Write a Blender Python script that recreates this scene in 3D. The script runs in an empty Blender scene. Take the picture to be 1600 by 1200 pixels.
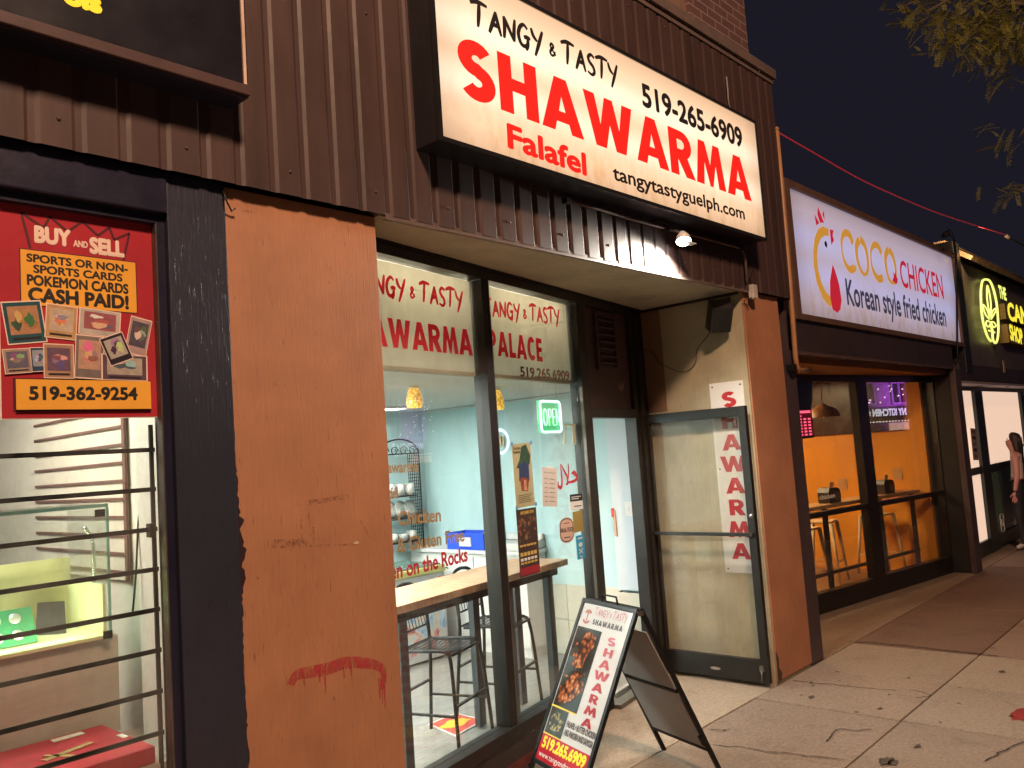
import bpy, bmesh, math, random, os
from mathutils import Vector, Matrix
R = math.radians
random.seed(7)
SC = bpy.context.scene
COL = SC.collection

# ------------------------------------------------------------------ camera
F_PX, CX, CY = 1314.43, 800.0, 600.0
CAM = Vector((0, -2.9944, 1.85))
yaw, pit, rol = R(47.703), R(4.758), R(-3.956)
fw = Vector((math.sin(yaw)*math.cos(pit), math.cos(yaw)*math.cos(pit), math.sin(pit)))
rt0 = Vector((math.cos(yaw), -math.sin(yaw), 0)); up0 = rt0.cross(fw)
rt = rt0*math.cos(rol) + up0*math.sin(rol)
up = -rt0*math.sin(rol) + up0*math.cos(rol)
cd = bpy.data.cameras.new('camera'); co = bpy.data.objects.new('camera', cd); COL.objects.link(co)
cd.sensor_fit = 'HORIZONTAL'; cd.sensor_width = 36.0; cd.lens = F_PX/1600*36.0
cd.clip_start = 0.05; cd.clip_end = 500
co.matrix_world = Matrix(((rt.x, up.x, -fw.x, CAM.x), (rt.y, up.y, -fw.y, CAM.y), (rt.z, up.z, -fw.z, CAM.z), (0, 0, 0, 1)))
SC.camera = co

# ------------------------------------------------------------------ world, exposure, street light
w = bpy.data.worlds.new('World'); SC.world = w; w.use_nodes = True
nt = w.node_tree; bg = nt.nodes['Background']
bg.inputs[0].default_value = (0.40, 0.37, 0.62, 1); bg.inputs[1].default_value = 0.027
SC.view_settings.view_transform = 'Standard'; SC.view_settings.look = 'None'
SC.view_settings.exposure = 0; SC.view_settings.gamma = 1
SC.render.engine = 'CYCLES'
SC.cycles.use_denoising = True
SC.cycles.max_bounces = 8; SC.cycles.transparent_max_bounces = 16
SC.cycles.sample_clamp_indirect = 4.0; SC.cycles.caustics_reflective = False; SC.cycles.caustics_refractive = False

def lamp(name, kind, loc, energy, color, **kw):
    l = bpy.data.lights.new(name, kind); l.energy = energy; l.color = color
    for k, v in kw.items(): setattr(l, k, v)
    o = bpy.data.objects.new(name, l); o.location = loc; COL.objects.link(o)
    return o
def aim(o, tgt):
    d = Vector(tgt) - o.location; o.rotation_euler = d.to_track_quat('-Z', 'Y').to_euler()
street = lamp('street_light', 'POINT', (0.0, -5.4, 8.0), 3350, (1.0, 0.63, 0.41), shadow_soft_size=0.5)

# ------------------------------------------------------------------ pixel -> plane helpers (authoring aid)
def ray(x, y): return fw + rt*((x-CX)/F_PX) - up*((y-CY)/F_PX)
def at_y(x, y, Y=0.0):
    d = ray(x, y); return CAM + d*((Y-CAM.y)/d.y)
def at_x(x, y, X):
    d = ray(x, y); return CAM + d*((X-CAM.x)/d.x)
def at_z(x, y, Z=0.0):
    d = ray(x, y); return CAM + d*((Z-CAM.z)/d.z)
def at_p(x, y, P, N):
    d = ray(x, y); return CAM + d*((P-CAM).dot(N)/d.dot(N))
WP = Vector((2.734, 0.355, 0)); WD = Vector((0.9824, 0.187, 0)).normalized(); WN = Vector((WD.y, -WD.x, 0))   # outward normal
def at_w(x, y, off=0.0): return at_p(x, y, WP + WN*off, WN)
def onw(X, z, off=0.0):
    t = (X-WP.x)/WD.x; p = WP + WD*t + WN*off; return Vector((p.x, p.y, z))
CP = Vector((8.6, 0.75, 0)); CDv = Vector((2.9, -0.44, 0)).normalized(); CN = Vector((CDv.y, -CDv.x, 0))
def at_c(x, y, off=0.0): return at_p(x, y, CP + CN*off, CN)
def onc(X, z, off=0.0):
    t = (X-CP.x)/CDv.x; p = CP + CDv*t + CN*off; return Vector((p.x, p.y, z))

# ------------------------------------------------------------------ materials
def _mix(nt, fac, a, b, blend='MIX'):
    n = nt.nodes.new('ShaderNodeMix'); n.data_type = 'RGBA'; n.blend_type = blend
    for sock, v in ((n.inputs[0], fac), (n.inputs[6], a), (n.inputs[7], b)):
        if hasattr(v, 'links'): nt.links.new(v, sock)
        else: sock.default_value = v if not isinstance(v, tuple) or len(v) == 4 else (*v, 1)
    return n.outputs[2]
def _noise(nt, scale, detail=4, rough=.55, stretch=(1, 1, 1), dist=0.0):
    tc = nt.nodes.new('ShaderNodeTexCoord'); mp = nt.nodes.new('ShaderNodeMapping')
    mp.inputs['Scale'].default_value = stretch
    nt.links.new(tc.outputs['Object'], mp.inputs[0])
    n = nt.nodes.new('ShaderNodeTexNoise'); n.inputs['Scale'].default_value = scale
    n.inputs['Detail'].default_value = detail; n.inputs['Roughness'].default_value = rough; n.inputs['Distortion'].default_value = dist
    nt.links.new(mp.outputs[0], n.inputs['Vector']); return n.outputs[0]
def _ramp(nt, fac, stops):
    r = nt.nodes.new('ShaderNodeValToRGB'); nt.links.new(fac, r.inputs[0])
    el = r.color_ramp.elements
    while len(el) < len(stops): el.new(0.5)
    for e, (p, c) in zip(el, stops):
        e.position = p; e.color = (c, c, c, 1) if not isinstance(c, tuple) else (*c, 1)
    return r.outputs[0]
def _bump(nt, bsdf, h, strength, dist=0.01):
    b = nt.nodes.new('ShaderNodeBump'); b.inputs['Strength'].default_value = strength; b.inputs['Distance'].default_value = dist
    nt.links.new(h, b.inputs['Height']); nt.links.new(b.outputs[0], bsdf.inputs['Normal'])
def pm(name, col, rough=.6, var=.25, scale=6, stretch=(1, 1, 1), bump=0, bscale=60, bstretch=None, spec=.5, metal=0, emit=None, estr=0, dark=None, fine=.12):
    """painted / plain procedural surface: two scales of colour noise, optional bump"""
    m = bpy.data.materials.new(name); m.use_nodes = True; nt = m.node_tree; b = nt.nodes['Principled BSDF']
    b.inputs['Roughness'].default_value = rough; b.inputs['Metallic'].default_value = metal
    b.inputs['Specular IOR Level'].default_value = spec
    d = dark or tuple(c*(1-var) for c in col)
    l = tuple(min(1, c*(1+var*.6)) for c in col)
    f1 = _ramp(nt, _noise(nt, scale, 5, .6, stretch), [(.3, 0.0), (.7, 1.0)])
    c = _mix(nt, f1, d, l)
    if fine:
        f2 = _noise(nt, scale*14, 2, .6, stretch)
        c = _mix(nt, fine*2, c, _mix(nt, f2, tuple(x*.5 for x in col), tuple(min(1, x*1.4) for x in col)))
    nt.links.new(c, b.inputs['Base Color'])
    rr = nt.nodes.new('ShaderNodeMapRange'); rr.inputs[3].default_value = max(.03, rough-.1); rr.inputs[4].default_value = min(1, rough+.12)
    nt.links.new(_noise(nt, scale*2.3, 3), rr.inputs[0]); nt.links.new(rr.outputs[0], b.inputs['Roughness'])
    if bump: _bump(nt, b, _noise(nt, bscale, 4, .6, bstretch or stretch), bump)
    if emit: b.inputs['Emission Color'].default_value = (*emit, 1); b.inputs['Emission Strength'].default_value = estr
    return m
def em(name, col, s, base=(.6, .6, .6)):
    m = bpy.data.materials.new(name); m.use_nodes = True; b = m.node_tree.nodes['Principled BSDF']
    b.inputs['Base Color'].default_value = (*base, 1); b.inputs['Roughness'].default_value = .4
    b.inputs['Emission Color'].default_value = (*col, 1); b.inputs['Emission Strength'].default_value = s
    nt = m.node_tree; n = _noise(nt, 9, 3)
    mr = nt.nodes.new('ShaderNodeMapRange'); mr.inputs[3].default_value = s*.88; mr.inputs[4].default_value = s*1.1
    nt.links.new(n, mr.inputs[0]); nt.links.new(mr.outputs[0], b.inputs['Emission Strength'])
    return m
def glass_mat(name, tint=(.95, .98, .96), ior=1.5, rough=0.0, dirt=.03):
    m = bpy.data.materials.new(name); m.use_nodes = True; nt = m.node_tree; nt.nodes.remove(nt.nodes['Principled BSDF'])
    out = nt.nodes['Material Output']
    tr = nt.nodes.new('ShaderNodeBsdfTransparent'); tr.inputs[0].default_value = (*tint, 1)
    gl = nt.nodes.new('ShaderNodeBsdfGlossy'); gl.inputs['Roughness'].default_value = rough
    df = nt.nodes.new('ShaderNodeBsdfDiffuse'); df.inputs[0].default_value = (.55, .55, .52, 1)
    fr = nt.nodes.new('ShaderNodeFresnel'); ge = nt.nodes.new('ShaderNodeNewGeometry'); mi = nt.nodes.new('ShaderNodeMapRange'); mi.inputs[3].default_value = ior; mi.inputs[4].default_value = 1/ior
    nt.links.new(ge.outputs['Backfacing'], mi.inputs[0]); nt.links.new(mi.outputs[0], fr.inputs[0])   # thin pane: same reflectance from both sides
    mx = nt.nodes.new('ShaderNodeMixShader'); nt.links.new(fr.outputs[0], mx.inputs[0]); nt.links.new(tr.outputs[0], mx.inputs[1]); nt.links.new(gl.outputs[0], mx.inputs[2])
    mx2 = nt.nodes.new('ShaderNodeMixShader')
    n = _ramp(nt, _noise(nt, 3.5, 6, .65, (1, 1, .5)), [(.42, 0.0), (.8, dirt*2.4)])
    nt.links.new(n, mx2.inputs[0]); nt.links.new(mx.outputs[0], mx2.inputs[1]); nt.links.new(df.outputs[0], mx2.inputs[2])
    nt.links.new(mx2.outputs[0], out.inputs[0]); return m

def streak_paint(name, col, crack=(.1, .05, .03), rough=.62, worn=None):
    """paint on vertical-grained panel: streaky cracks, blotches, worn patches with shapes of their own"""
    m = bpy.data.materials.new(name); m.use_nodes = True; nt = m.node_tree; b = nt.nodes['Principled BSDF']
    big = _ramp(nt, _noise(nt, 2.2, 5, .6), [(.3, 0.0), (.72, 1.0)])
    c = _mix(nt, big, tuple(x*.70 for x in col), tuple(min(1, x*1.16) for x in col))
    grain = _noise(nt, 60, 5, .65, (1.6, 1.6, .10))
    c = _mix(nt, .28, c, _mix(nt, grain, tuple(x*.5 for x in col), tuple(min(1, x*1.45) for x in col)))
    cr = _ramp(nt, _noise(nt, 75, 3, .55, (2.0, 2.0, .16), .5), [(.29, .8), (.34, 0.0)])
    c = _mix(nt, cr, c, crack)
    if worn:
        wn = _ramp(nt, _noise(nt, 5.5, 7, .7, (1, 1, .5)), [(.66, 0.0), (.76, .45)])
        c = _mix(nt, wn, c, worn)
    nt.links.new(c, b.inputs['Base Color']); b.inputs['Roughness'].default_value = rough
    hs = nt.nodes.new('ShaderNodeMath'); hs.operation = 'SUBTRACT'
    nt.links.new(grain, hs.inputs[0]); nt.links.new(cr, hs.inputs[1])
    _bump(nt, b, hs.outputs[0], .55, .006)
    return m

def concrete(name, col, attr=True):
    m = bpy.data.materials.new(name); m.use_nodes = True; nt = m.node_tree; b = nt.nodes['Principled BSDF']
    big = _ramp(nt, _noise(nt, 1.1, 6, .62), [(.28, 0.0), (.75, 1.0)])
    c = _mix(nt, big, tuple(x*.72 for x in col), tuple(x*1.15 for x in col))
    agg = _noise(nt, 190, 2, .8)
    c = _mix(nt, .55, c, _mix(nt, _ramp(nt, agg, [(.38, 0.0), (.62, 1.0)]), tuple(x*.40 for x in col), tuple(min(1, x*1.6) for x in col)))
    mid = _noise(nt, 38, 6, .8)
    c = _mix(nt, .42, c, _mix(nt, _ramp(nt, mid, [(.36, 0.0), (.64, 1.0)]), tuple(x*.50 for x in col), tuple(min(1, x*1.35) for x in col)))
    st = _ramp(nt, _noise(nt, 2.6, 10, .8), [(.52, 0.0), (.74, .6)])
    c = _mix(nt, st, c, (.11, .08, .058))
    pit = _ramp(nt, _noise(nt, 75, 2, .6), [(.27, .75), (.33, 0.0)])
    c = _mix(nt, pit, c, (.06, .045, .035))
    sp = nt.nodes.new('ShaderNodeTexVoronoi'); sp.inputs['Scale'].default_value = 3.2
    tc = nt.nodes.new('ShaderNodeTexCoord'); nt.links.new(tc.outputs['Object'], sp.inputs['Vector'])
    gum = _ramp(nt, sp.outputs['Distance'], [(.05, .85), (.07, 0.0)])
    c = _mix(nt, gum, c, (.06, .05, .045))
    ck = _ramp(nt, _noise(nt, 1.3, 9, .75, dist=1.6), [(.4965, 0.0), (.50, .6), (.5035, 0.0)])
    msk = _ramp(nt, _noise(nt, .7, 2), [(.55, 0.0), (.62, 1.0)])
    mm = nt.nodes.new('ShaderNodeMath'); mm.operation = 'MULTIPLY'; nt.links.new(ck, mm.inputs[0]); nt.links.new(msk, mm.inputs[1])
    c = _mix(nt, mm.outputs[0], c, (.05, .04, .03))
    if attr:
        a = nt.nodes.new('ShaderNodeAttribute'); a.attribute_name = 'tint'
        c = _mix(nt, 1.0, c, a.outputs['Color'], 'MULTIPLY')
    nt.links.new(c, b.inputs['Base Color']); b.inputs['Roughness'].default_value = .82
    _bump(nt, b, agg, .55, .004); return m

def brick_mat(name):
    m = bpy.data.materials.new(name); m.use_nodes = True; nt = m.node_tree; b = nt.nodes['Principled BSDF']
    tc = nt.nodes.new('ShaderNodeTexCoord'); sx = nt.nodes.new('ShaderNodeSeparateXYZ'); cb = nt.nodes.new('ShaderNodeCombineXYZ')
    nt.links.new(tc.outputs['Object'], sx.inputs[0]); nt.links.new(sx.outputs[0], cb.inputs[0]); nt.links.new(sx.outputs[2], cb.inputs[1])
    k = nt.nodes.new('ShaderNodeTexBrick'); nt.links.new(cb.outputs[0], k.inputs['Vector'])
    k.inputs['Color1'].default_value = (.13, .055, .05, 1); k.inputs['Color2'].default_value = (.085, .04, .04, 1); k.inputs['Mortar'].default_value = (.27, .2, .18, 1)
    k.inputs['Scale'].default_value = 1; k.inputs['Mortar Size'].default_value = .007; k.inputs['Brick Width'].default_value = .23; k.inputs['Row Height'].default_value = .078
    c = _mix(nt, .35, k.outputs['Color'], _mix(nt, _noise(nt, 9, 5), (.05, .02, .02), (.2, .11, .1)))
    nt.links.new(c, b.inputs['Base Color']); b.inputs['Roughness'].default_value = .85
    inv = nt.nodes.new('ShaderNodeMath'); inv.operation = 'SUBTRACT'; inv.inputs[0].default_value = 1; nt.links.new(k.outputs['Fac'], inv.inputs[1])
    _bump(nt, b, inv.outputs[0], .6, .008); return m

def plank_mat(name, c1, c2, length=1.2, width=.14, rough=.4, ang=0.0):
    m = bpy.data.materials.new(name); m.use_nodes = True; nt = m.node_tree; b = nt.nodes['Principled BSDF']
    tc = nt.nodes.new('ShaderNodeTexCoord'); mp = nt.nodes.new('ShaderNodeMapping'); mp.inputs['Rotation'].default_value = (0, 0, ang)
    nt.links.new(tc.outputs['Object'], mp.inputs[0])
    k = nt.nodes.new('ShaderNodeTexBrick'); nt.links.new(mp.outputs[0], k.inputs['Vector'])
    k.inputs['Color1'].default_value = (*c1, 1); k.inputs['Color2'].default_value = (*c2, 1); k.inputs['Mortar'].default_value = tuple(x*.5 for x in c2)+(1,)
    k.inputs['Scale'].default_value = 1; k.inputs['Mortar Size'].default_value = .002; k.inputs['Brick Width'].default_value = length; k.inputs['Row Height'].default_value = width
    g = _noise(nt, 9, 6, .7, (.6, 7, 1) if abs(ang) < .1 else (7, .6, 1), .5)
    c = _mix(nt, .5, k.outputs['Color'], _mix(nt, _ramp(nt, g, [(.35, 0.0), (.65, 1.0)]), tuple(x*.45 for x in c2), tuple(min(1, x*1.35) for x in c1)))
    nt.links.new(c, b.inputs['Base Color']); b.inputs['Roughness'].default_value = rough; return m

def sign_face(name, col, hot, s, z0, z1, tubes, soft=.16, grime=True, xr=None):
    """translucent backlit face: the fluorescent tubes inside show as brighter bands, dirt gathers along the rim"""
    m = bpy.data.materials.new(name); m.use_nodes = True; nt = m.node_tree; b = nt.nodes['Principled BSDF']
    tc = nt.nodes.new('ShaderNodeTexCoord'); sx = nt.nodes.new('ShaderNodeSeparateXYZ'); nt.links.new(tc.outputs['Object'], sx.inputs[0])
    mr = nt.nodes.new('ShaderNodeMapRange'); mr.inputs[1].default_value = z0; mr.inputs[2].default_value = z1; nt.links.new(sx.outputs[2], mr.inputs[0])
    stops = [(0.0, 0.0)]
    for t in tubes: stops += [(max(.01, t-soft), .12), (t, 1.0), (min(.99, t+soft), .12)]
    stops += [(1.0, 0.0)]
    stops.sort(key=lambda q: q[0])
    band = _ramp(nt, mr.outputs[0], stops); band.node.color_ramp.interpolation = 'B_SPLINE'
    n = _noise(nt, 1.6, 3, .5)
    mm = nt.nodes.new('ShaderNodeMath'); mm.operation = 'MULTIPLY'; nt.links.new(band, mm.inputs[0])
    n2 = _ramp(nt, n, [(.25, .55), (.7, 1.0)]); nt.links.new(n2, mm.inputs[1])
    c = _mix(nt, mm.outputs[0], col, hot)
    if grime:
        gz = _ramp(nt, mr.outputs[0], [(0.0, 1.0), (.22, .35), (.5, 0.0)])
        gn = _ramp(nt, _noise(nt, 7, 6, .7, (1.5, 1, .6)), [(.45, 0.0), (.7, 1.0)])
        g = nt.nodes.new('ShaderNodeMath'); g.operation = 'MULTIPLY'; nt.links.new(gz, g.inputs[0]); nt.links.new(gn, g.inputs[1])
        c = _mix(nt, g.outputs[0], c, (col[0]*.78, col[1]*.62, col[2]*.35))
    if xr:
        mx_ = nt.nodes.new('ShaderNodeMapRange'); mx_.inputs[1].default_value = xr[0]; mx_.inputs[2].default_value = xr[1]; nt.links.new(sx.outputs[0], mx_.inputs[0])
        e1 = _ramp(nt, mx_.outputs[0], [(0.0, .62), (.07, .95), (.2, 1.0), (.82, 1.0), (.94, .92), (1.0, .66)]); e2 = _ramp(nt, mr.outputs[0], [(0.0, .70), (.14, 1.0), (.86, 1.0), (1.0, .72)])
        c = _mix(nt, 1.0, _mix(nt, 1.0, c, e1, 'MULTIPLY'), e2, 'MULTIPLY')      # tubes stop short of the ends of the box
    nt.links.new(c, b.inputs['Emission Color']); b.inputs['Emission Strength'].default_value = s
    b.inputs['Base Color'].default_value = (.25, .24, .22, 1); b.inputs['Roughness'].default_value = .3
    return m

M = {}
M['siding'] = pm('brown_metal_siding', (.062, .034, .030), .55, .42, 4, (1.6, 1, .22), bump=.10, bscale=5, bstretch=(1, 1, .5), fine=.10)
M['siding_trim'] = pm('metal_trim', (.14, .10, .085), .45, .3, 8)
M['brick'] = brick_mat('dark_brick')
M['coping'] = pm('coping', (.13, .09, .08), .7, .3, 5, bump=.2, bscale=30)
M['orange'] = streak_paint('orange_painted_panel', (.43, .20, .105), (.19, .075, .045), .6, (.33, .135, .07))
M['orange2'] = streak_paint('orange_painted_panel_worn', (.46, .20, .105), (.2, .09, .05), .6, (.34, .19, .11))
M['navy'] = streak_paint('navy_painted_panel', (.024, .026, .044), (.010, .010, .012), .42, None)
M['navy_smooth'] = pm('navy_gloss', (.016, .016, .036), .35, .35, 4, bump=.1, bscale=25)
M['cream'] = streak_paint('cream_painted_panel', (.46, .40, .27), (.17, .13, .08), .7, (.34, .27, .17))
M['soffit'] = pm('soffit_stucco', (.50, .45, .33), .85, .3, 2.5, bump=.6, bscale=90)
M['bronze'] = pm('dark_bronze_aluminium', (.017, .014, .012), .42, .35, 6, spec=.35, fine=.05)
M['bronze_edge'] = pm('worn_aluminium', (.16, .14, .12), .35, .3, 12, metal=.6)
M['maroon'] = pm('maroon_panel', (.065, .03, .03), .5, .3, 4, bump=.12, bscale=30)
M['black'] = pm('black_paint', (.012, .012, .013), .4, .3, 8)
M['blackmetal'] = pm('black_powder_coat', (.009, .009, .0095), .45, .3, 20, bump=.08, bscale=200, spec=.25)
M['conc'] = concrete('sidewalk_concrete', (.37, .285, .22))
M['conc2'] = concrete('recess_concrete', (.42, .34, .26), False)
M['conc3'] = concrete('dark_concrete', (.26, .18, .125), False)  # darker, browner mix for the forecourt
M['soil'] = pm('joint_dirt', (.035, .028, .022), .95, .4, 12)
M['asphalt'] = pm('asphalt', (.05, .05, .05), .85, .3, 4, bump=.5, bscale=120)
M['glass'] = glass_mat('window_glass', (.96, .99, .98), dirt=.03)
M['glass_dirty'] = glass_mat('window_glass_dusty', (.95, .97, .95), dirt=.06)
M['glass_side'] = glass_mat('door_glass', (.97, .97, .95), dirt=.06)
M['glass_mirror'] = glass_mat('coated_window_glass', (.92, .92, .92), 1.75, dirt=.02)
M['white'] = pm('white_paint', (.78, .77, .74), .5, .06, 4, fine=.03)
M['sheet'] = pm('white_sheet', (.74, .72, .68), .35, .08, 5, fine=.03)
M['red'] = pm('red_vinyl', (.48, .02, .03), .45, .15, 6, fine=.03)
M['darkred'] = pm('dark_red_vinyl', (.33, .02, .035), .45, .15, 6, fine=.03)
M['ink'] = pm('black_ink', (.02, .018, .018), .5, .1, 6, fine=0)
M['gold'] = pm('gold_vinyl', (.42, .28, .13), .4, .15, 6, fine=.03)
M['posterred'] = pm('poster_red', (.42, .035, .05), .3, .2, 3, fine=.05)
M['posteryellow'] = pm('poster_yellow', (.85, .42, .06), .35, .12, 3, fine=.05)
M['posterpink'] = pm('poster_pale_pink', (.85, .66, .56), .35, .08, 3, fine=.02)
M['chrome'] = pm('chrome', (.6, .6, .6), .2, .1, 5, metal=.9)
M['tube'] = em('fluorescent', (1, .97, .9), 9)

# ------------------------------------------------------------------ mesh builder and object helpers
WM = {}
def link(o): COL.objects.link(o); return o
def tag(o, label, cat, group=None, kind=None):
    if label: o['label'] = label
    if cat: o['category'] = cat
    if group: o['group'] = group
    if kind: o['kind'] = kind
    return o
def thing(name, label, cat, loc=(0, 0, 0), rotz=0, group=None):
    o = bpy.data.objects.new(name, None); o.location = loc; o.rotation_euler = (0, 0, rotz); o.empty_display_size = .1
    link(o); tag(o, label, cat, group); WM[o.name] = Matrix.Translation(Vector(loc)) @ Matrix.Rotation(rotz, 4, 'Z'); return o

class MB:
    def __init__(s): s.bm = bmesh.new()
    def box(s, x0, x1, y0, y1, z0, z1, bev=0):
        return s.obox(Vector(((x0+x1)/2, (y0+y1)/2, (z0+z1)/2)), Vector((1, 0, 0)), Vector((0, 1, 0)), Vector((0, 0, 1)), abs(x1-x0)/2, abs(y1-y0)/2, abs(z1-z0)/2, bev)
    def obox(s, c, ax, ay, az, hx, hy, hz, bev=0):
        vs = [s.bm.verts.new(c + ax*(sx*hx) + ay*(sy*hy) + az*(sz*hz)) for sx in (-1, 1) for sy in (-1, 1) for sz in (-1, 1)]
        idx = [(0, 1, 3, 2), (4, 6, 7, 5), (0, 4, 5, 1), (2, 3, 7, 6), (0, 2, 6, 4), (1, 5, 7, 3)]
        fs = [s.bm.faces.new([vs[i] for i in f]) for f in idx]
        bmesh.ops.recalc_face_normals(s.bm, faces=fs)
        if bev:
            es = list({e for f in fs for e in f.edges})
            bmesh.ops.bevel(s.bm, geom=es, offset=bev, segments=2, affect='EDGES', profile=.6)
        return s
    def bar(s, a, b, wid, thk, nrm, bev=0):
        """rectangular bar from a to b; wid across, thk along nrm"""
        a, b = Vector(a), Vector(b); d = (b-a); L = d.length; d.normalize(); n = Vector(nrm); n = (n - d*n.dot(d)).normalized(); t = d.cross(n)
        return s.obox((a+b)/2, d, t, n, L/2, wid/2, thk/2, bev)
    def tube(s, pts, r, seg=10, cap=True):
        pts = [Vector(p) for p in pts]; n = len(pts); rs = r if isinstance(r, (list, tuple)) else [r]*n
        prev = None; rings = []
        for i, p in enumerate(pts):
            t = (pts[min(i+1, n-1)] - pts[max(i-1, 0)]).normalized()
            if prev is None:
                q = t.cross(Vector((0, 0, 1)));  q = q if q.length > .05 else t.cross(Vector((1, 0, 0)))
            else: q = prev - t*prev.dot(t)
            q.normalize(); prev = q; u = t.cross(q)
            rings.append([s.bm.verts.new(p + (q*math.cos(a) + u*math.sin(a))*rs[i]) for a in [2*math.pi*k/seg for k in range(seg)]])
        fs = []
        for i in range(n-1):
            for k in range(seg):
                fs.append(s.bm.faces.new([rings[i][k], rings[i][(k+1) % seg], rings[i+1][(k+1) % seg], rings[i+1][k]]))
        if cap:
            fs.append(s.bm.faces.new(rings[0][::-1])); fs.append(s.bm.faces.new(rings[-1]))
        for f in fs: f.smooth = True
        return s
    def lathe(s, prof, c, seg=24, axis=None):
        c = Vector(c); ax = Vector(axis or (0, 0, 1)).normalized(); q = ax.orthogonal().normalized(); u = ax.cross(q); rings = []
        for r, h in prof:
            rings.append([s.bm.verts.new(c + ax*h + (q*math.cos(a)+u*math.sin(a))*max(r, 1e-4)) for a in [2*math.pi*k/seg for k in range(seg)]])
        for i in range(len(prof)-1):
            for k in range(seg):
                f = s.bm.faces.new([rings[i][k], rings[i][(k+1) % seg], rings[i+1][(k+1) % seg], rings[i+1][k]]); f.smooth = True
        return s
    def quad(s, *p):
        s.bm.faces.new([s.bm.verts.new(Vector(q)) for q in p]); return s
    def prism(s, poly, O, U, V, thick):
        """polygon in plane O+U*x+V*y, thickened backwards along -U x V"""
        O, U, V = Vector(O), Vector(U), Vector(V); N = U.cross(V).normalized()
        a = [s.bm.verts.new(O + U*x + V*y) for x, y in poly]; b = [s.bm.verts.new(v.co - N*thick) for v in a]
        fs = [s.bm.faces.new(a), s.bm.faces.new(b[::-1])]; n = len(a)
        for i in range(n): fs.append(s.bm.faces.new([a[i], b[i], b[(i+1) % n], a[(i+1) % n]]))
        bmesh.ops.recalc_face_normals(s.bm, faces=fs); return s
    def build(s, name, mat, parent=None, label=None, world=True):
        me = bpy.data.meshes.new(name); s.bm.normal_update(); s.bm.to_mesh(me); s.bm.free()
        o = bpy.data.objects.new(name, me); link(o)
        for m in (mat if isinstance(mat, list) else [mat]): me.materials.append(m)
        if parent:
            o.parent = parent; W = WM[parent.name]
            if world: me.transform(W.inverted())
            WM[o.name] = W
        else: WM[o.name] = Matrix.Identity(4)
        if label: o['label'] = label
        return o
def sheet(O, U, V, w_, h_, lift=0, thick=.0008):
    """thin board or paper, lower left corner O"""
    U, V = U.normalized(), V.normalized(); N = U.cross(V)
    return MB().prism([(0, 0), (w_, 0), (w_, h_), (0, h_)], O + N*lift, U, V, thick)

# ------------------------------------------------------------------ lettering
FONT = None
_dg = bpy.context.evaluated_depsgraph_get
def curve_mesh(cu):
    o = bpy.data.objects.new('tmp', cu); COL.objects.link(o); dg = _dg(); dg.update()
    me = bpy.data.meshes.new_from_object(o.evaluated_get(dg)); vs = [v.co.xy.copy() for v in me.vertices]; fs = [tuple(p.vertices) for p in me.polygons]
    bpy.data.objects.remove(o); bpy.data.meshes.remove(me); return vs, fs
_cap = {}
def text_geo(s, inter=True, spacing=1.0):
    cu = bpy.data.curves.new('tmp', 'FONT'); cu.body = s; cu.space_character = spacing; cu.resolution_u = 4
    if inter and FONT: cu.font = FONT
    vf = curve_mesh(cu); bpy.data.curves.remove(cu); return vf
def cap_h(inter):
    if inter not in _cap:
        v, f = text_geo('H', inter); _cap[inter] = max(p.y for p in v) - min(p.y for p in v)
    return _cap[inter]
def thicken(vf, r, k=8, step=.00006):
    """faux bold: shifted copies, each a hair lower"""
    vs, fs = vf; V = [(p.x, p.y, 0.0) for p in vs]; Fs = list(fs)
    for i in range(k):
        a = 2*math.pi*i/k; b = len(V); V += [(p.x+r*math.cos(a), p.y+r*math.sin(a), -(i+1)*step) for p in vs]; Fs += [tuple(j+b for j in f) for f in fs]
    return V, Fs
def glyph_mesh(letters, gap=.08):
    """own heavy capitals: list of outline sets joined on one baseline"""
    cu = bpy.data.curves.new('tmp', 'CURVE'); cu.dimensions = '2D'; cu.fill_mode = 'BOTH'; x = 0
    for L in letters:
        wd, outs = GL[L]
        for o in outs:
            sp = cu.splines.new('POLY'); sp.points.add(len(o)-1); sp.use_cyclic_u = True
            for pt, (px, py) in zip(sp.points, o): pt.co = (x+px, py, 0, 1)
        x += wd + gap
    vf = curve_mesh(cu); bpy.data.curves.remove(cu); return vf
def arc(cx, cy, rx, ry, a0, a1, n=14): return [(cx+rx*math.cos(R(a0+(a1-a0)*i/n)), cy+ry*math.sin(R(a0+(a1-a0)*i/n))) for i in range(n+1)]
def _s():
    c = arc(.325, .695, .19, .18, 32, 270, 16) + arc(.325, .30, .20, .185, 90, -148, 16)[1:]
    o, i = [], []
    for k, p in enumerate(c):
        a = Vector(c[max(k-1, 0)]); b = Vector(c[min(k+1, len(c)-1)]); d = (b-a).normalized(); n = Vector((-d.y, d.x)); h = .12
        o.append(tuple(Vector(p)+n*h)); i.append(tuple(Vector(p)-n*h))
    return o + i[::-1]
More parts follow.
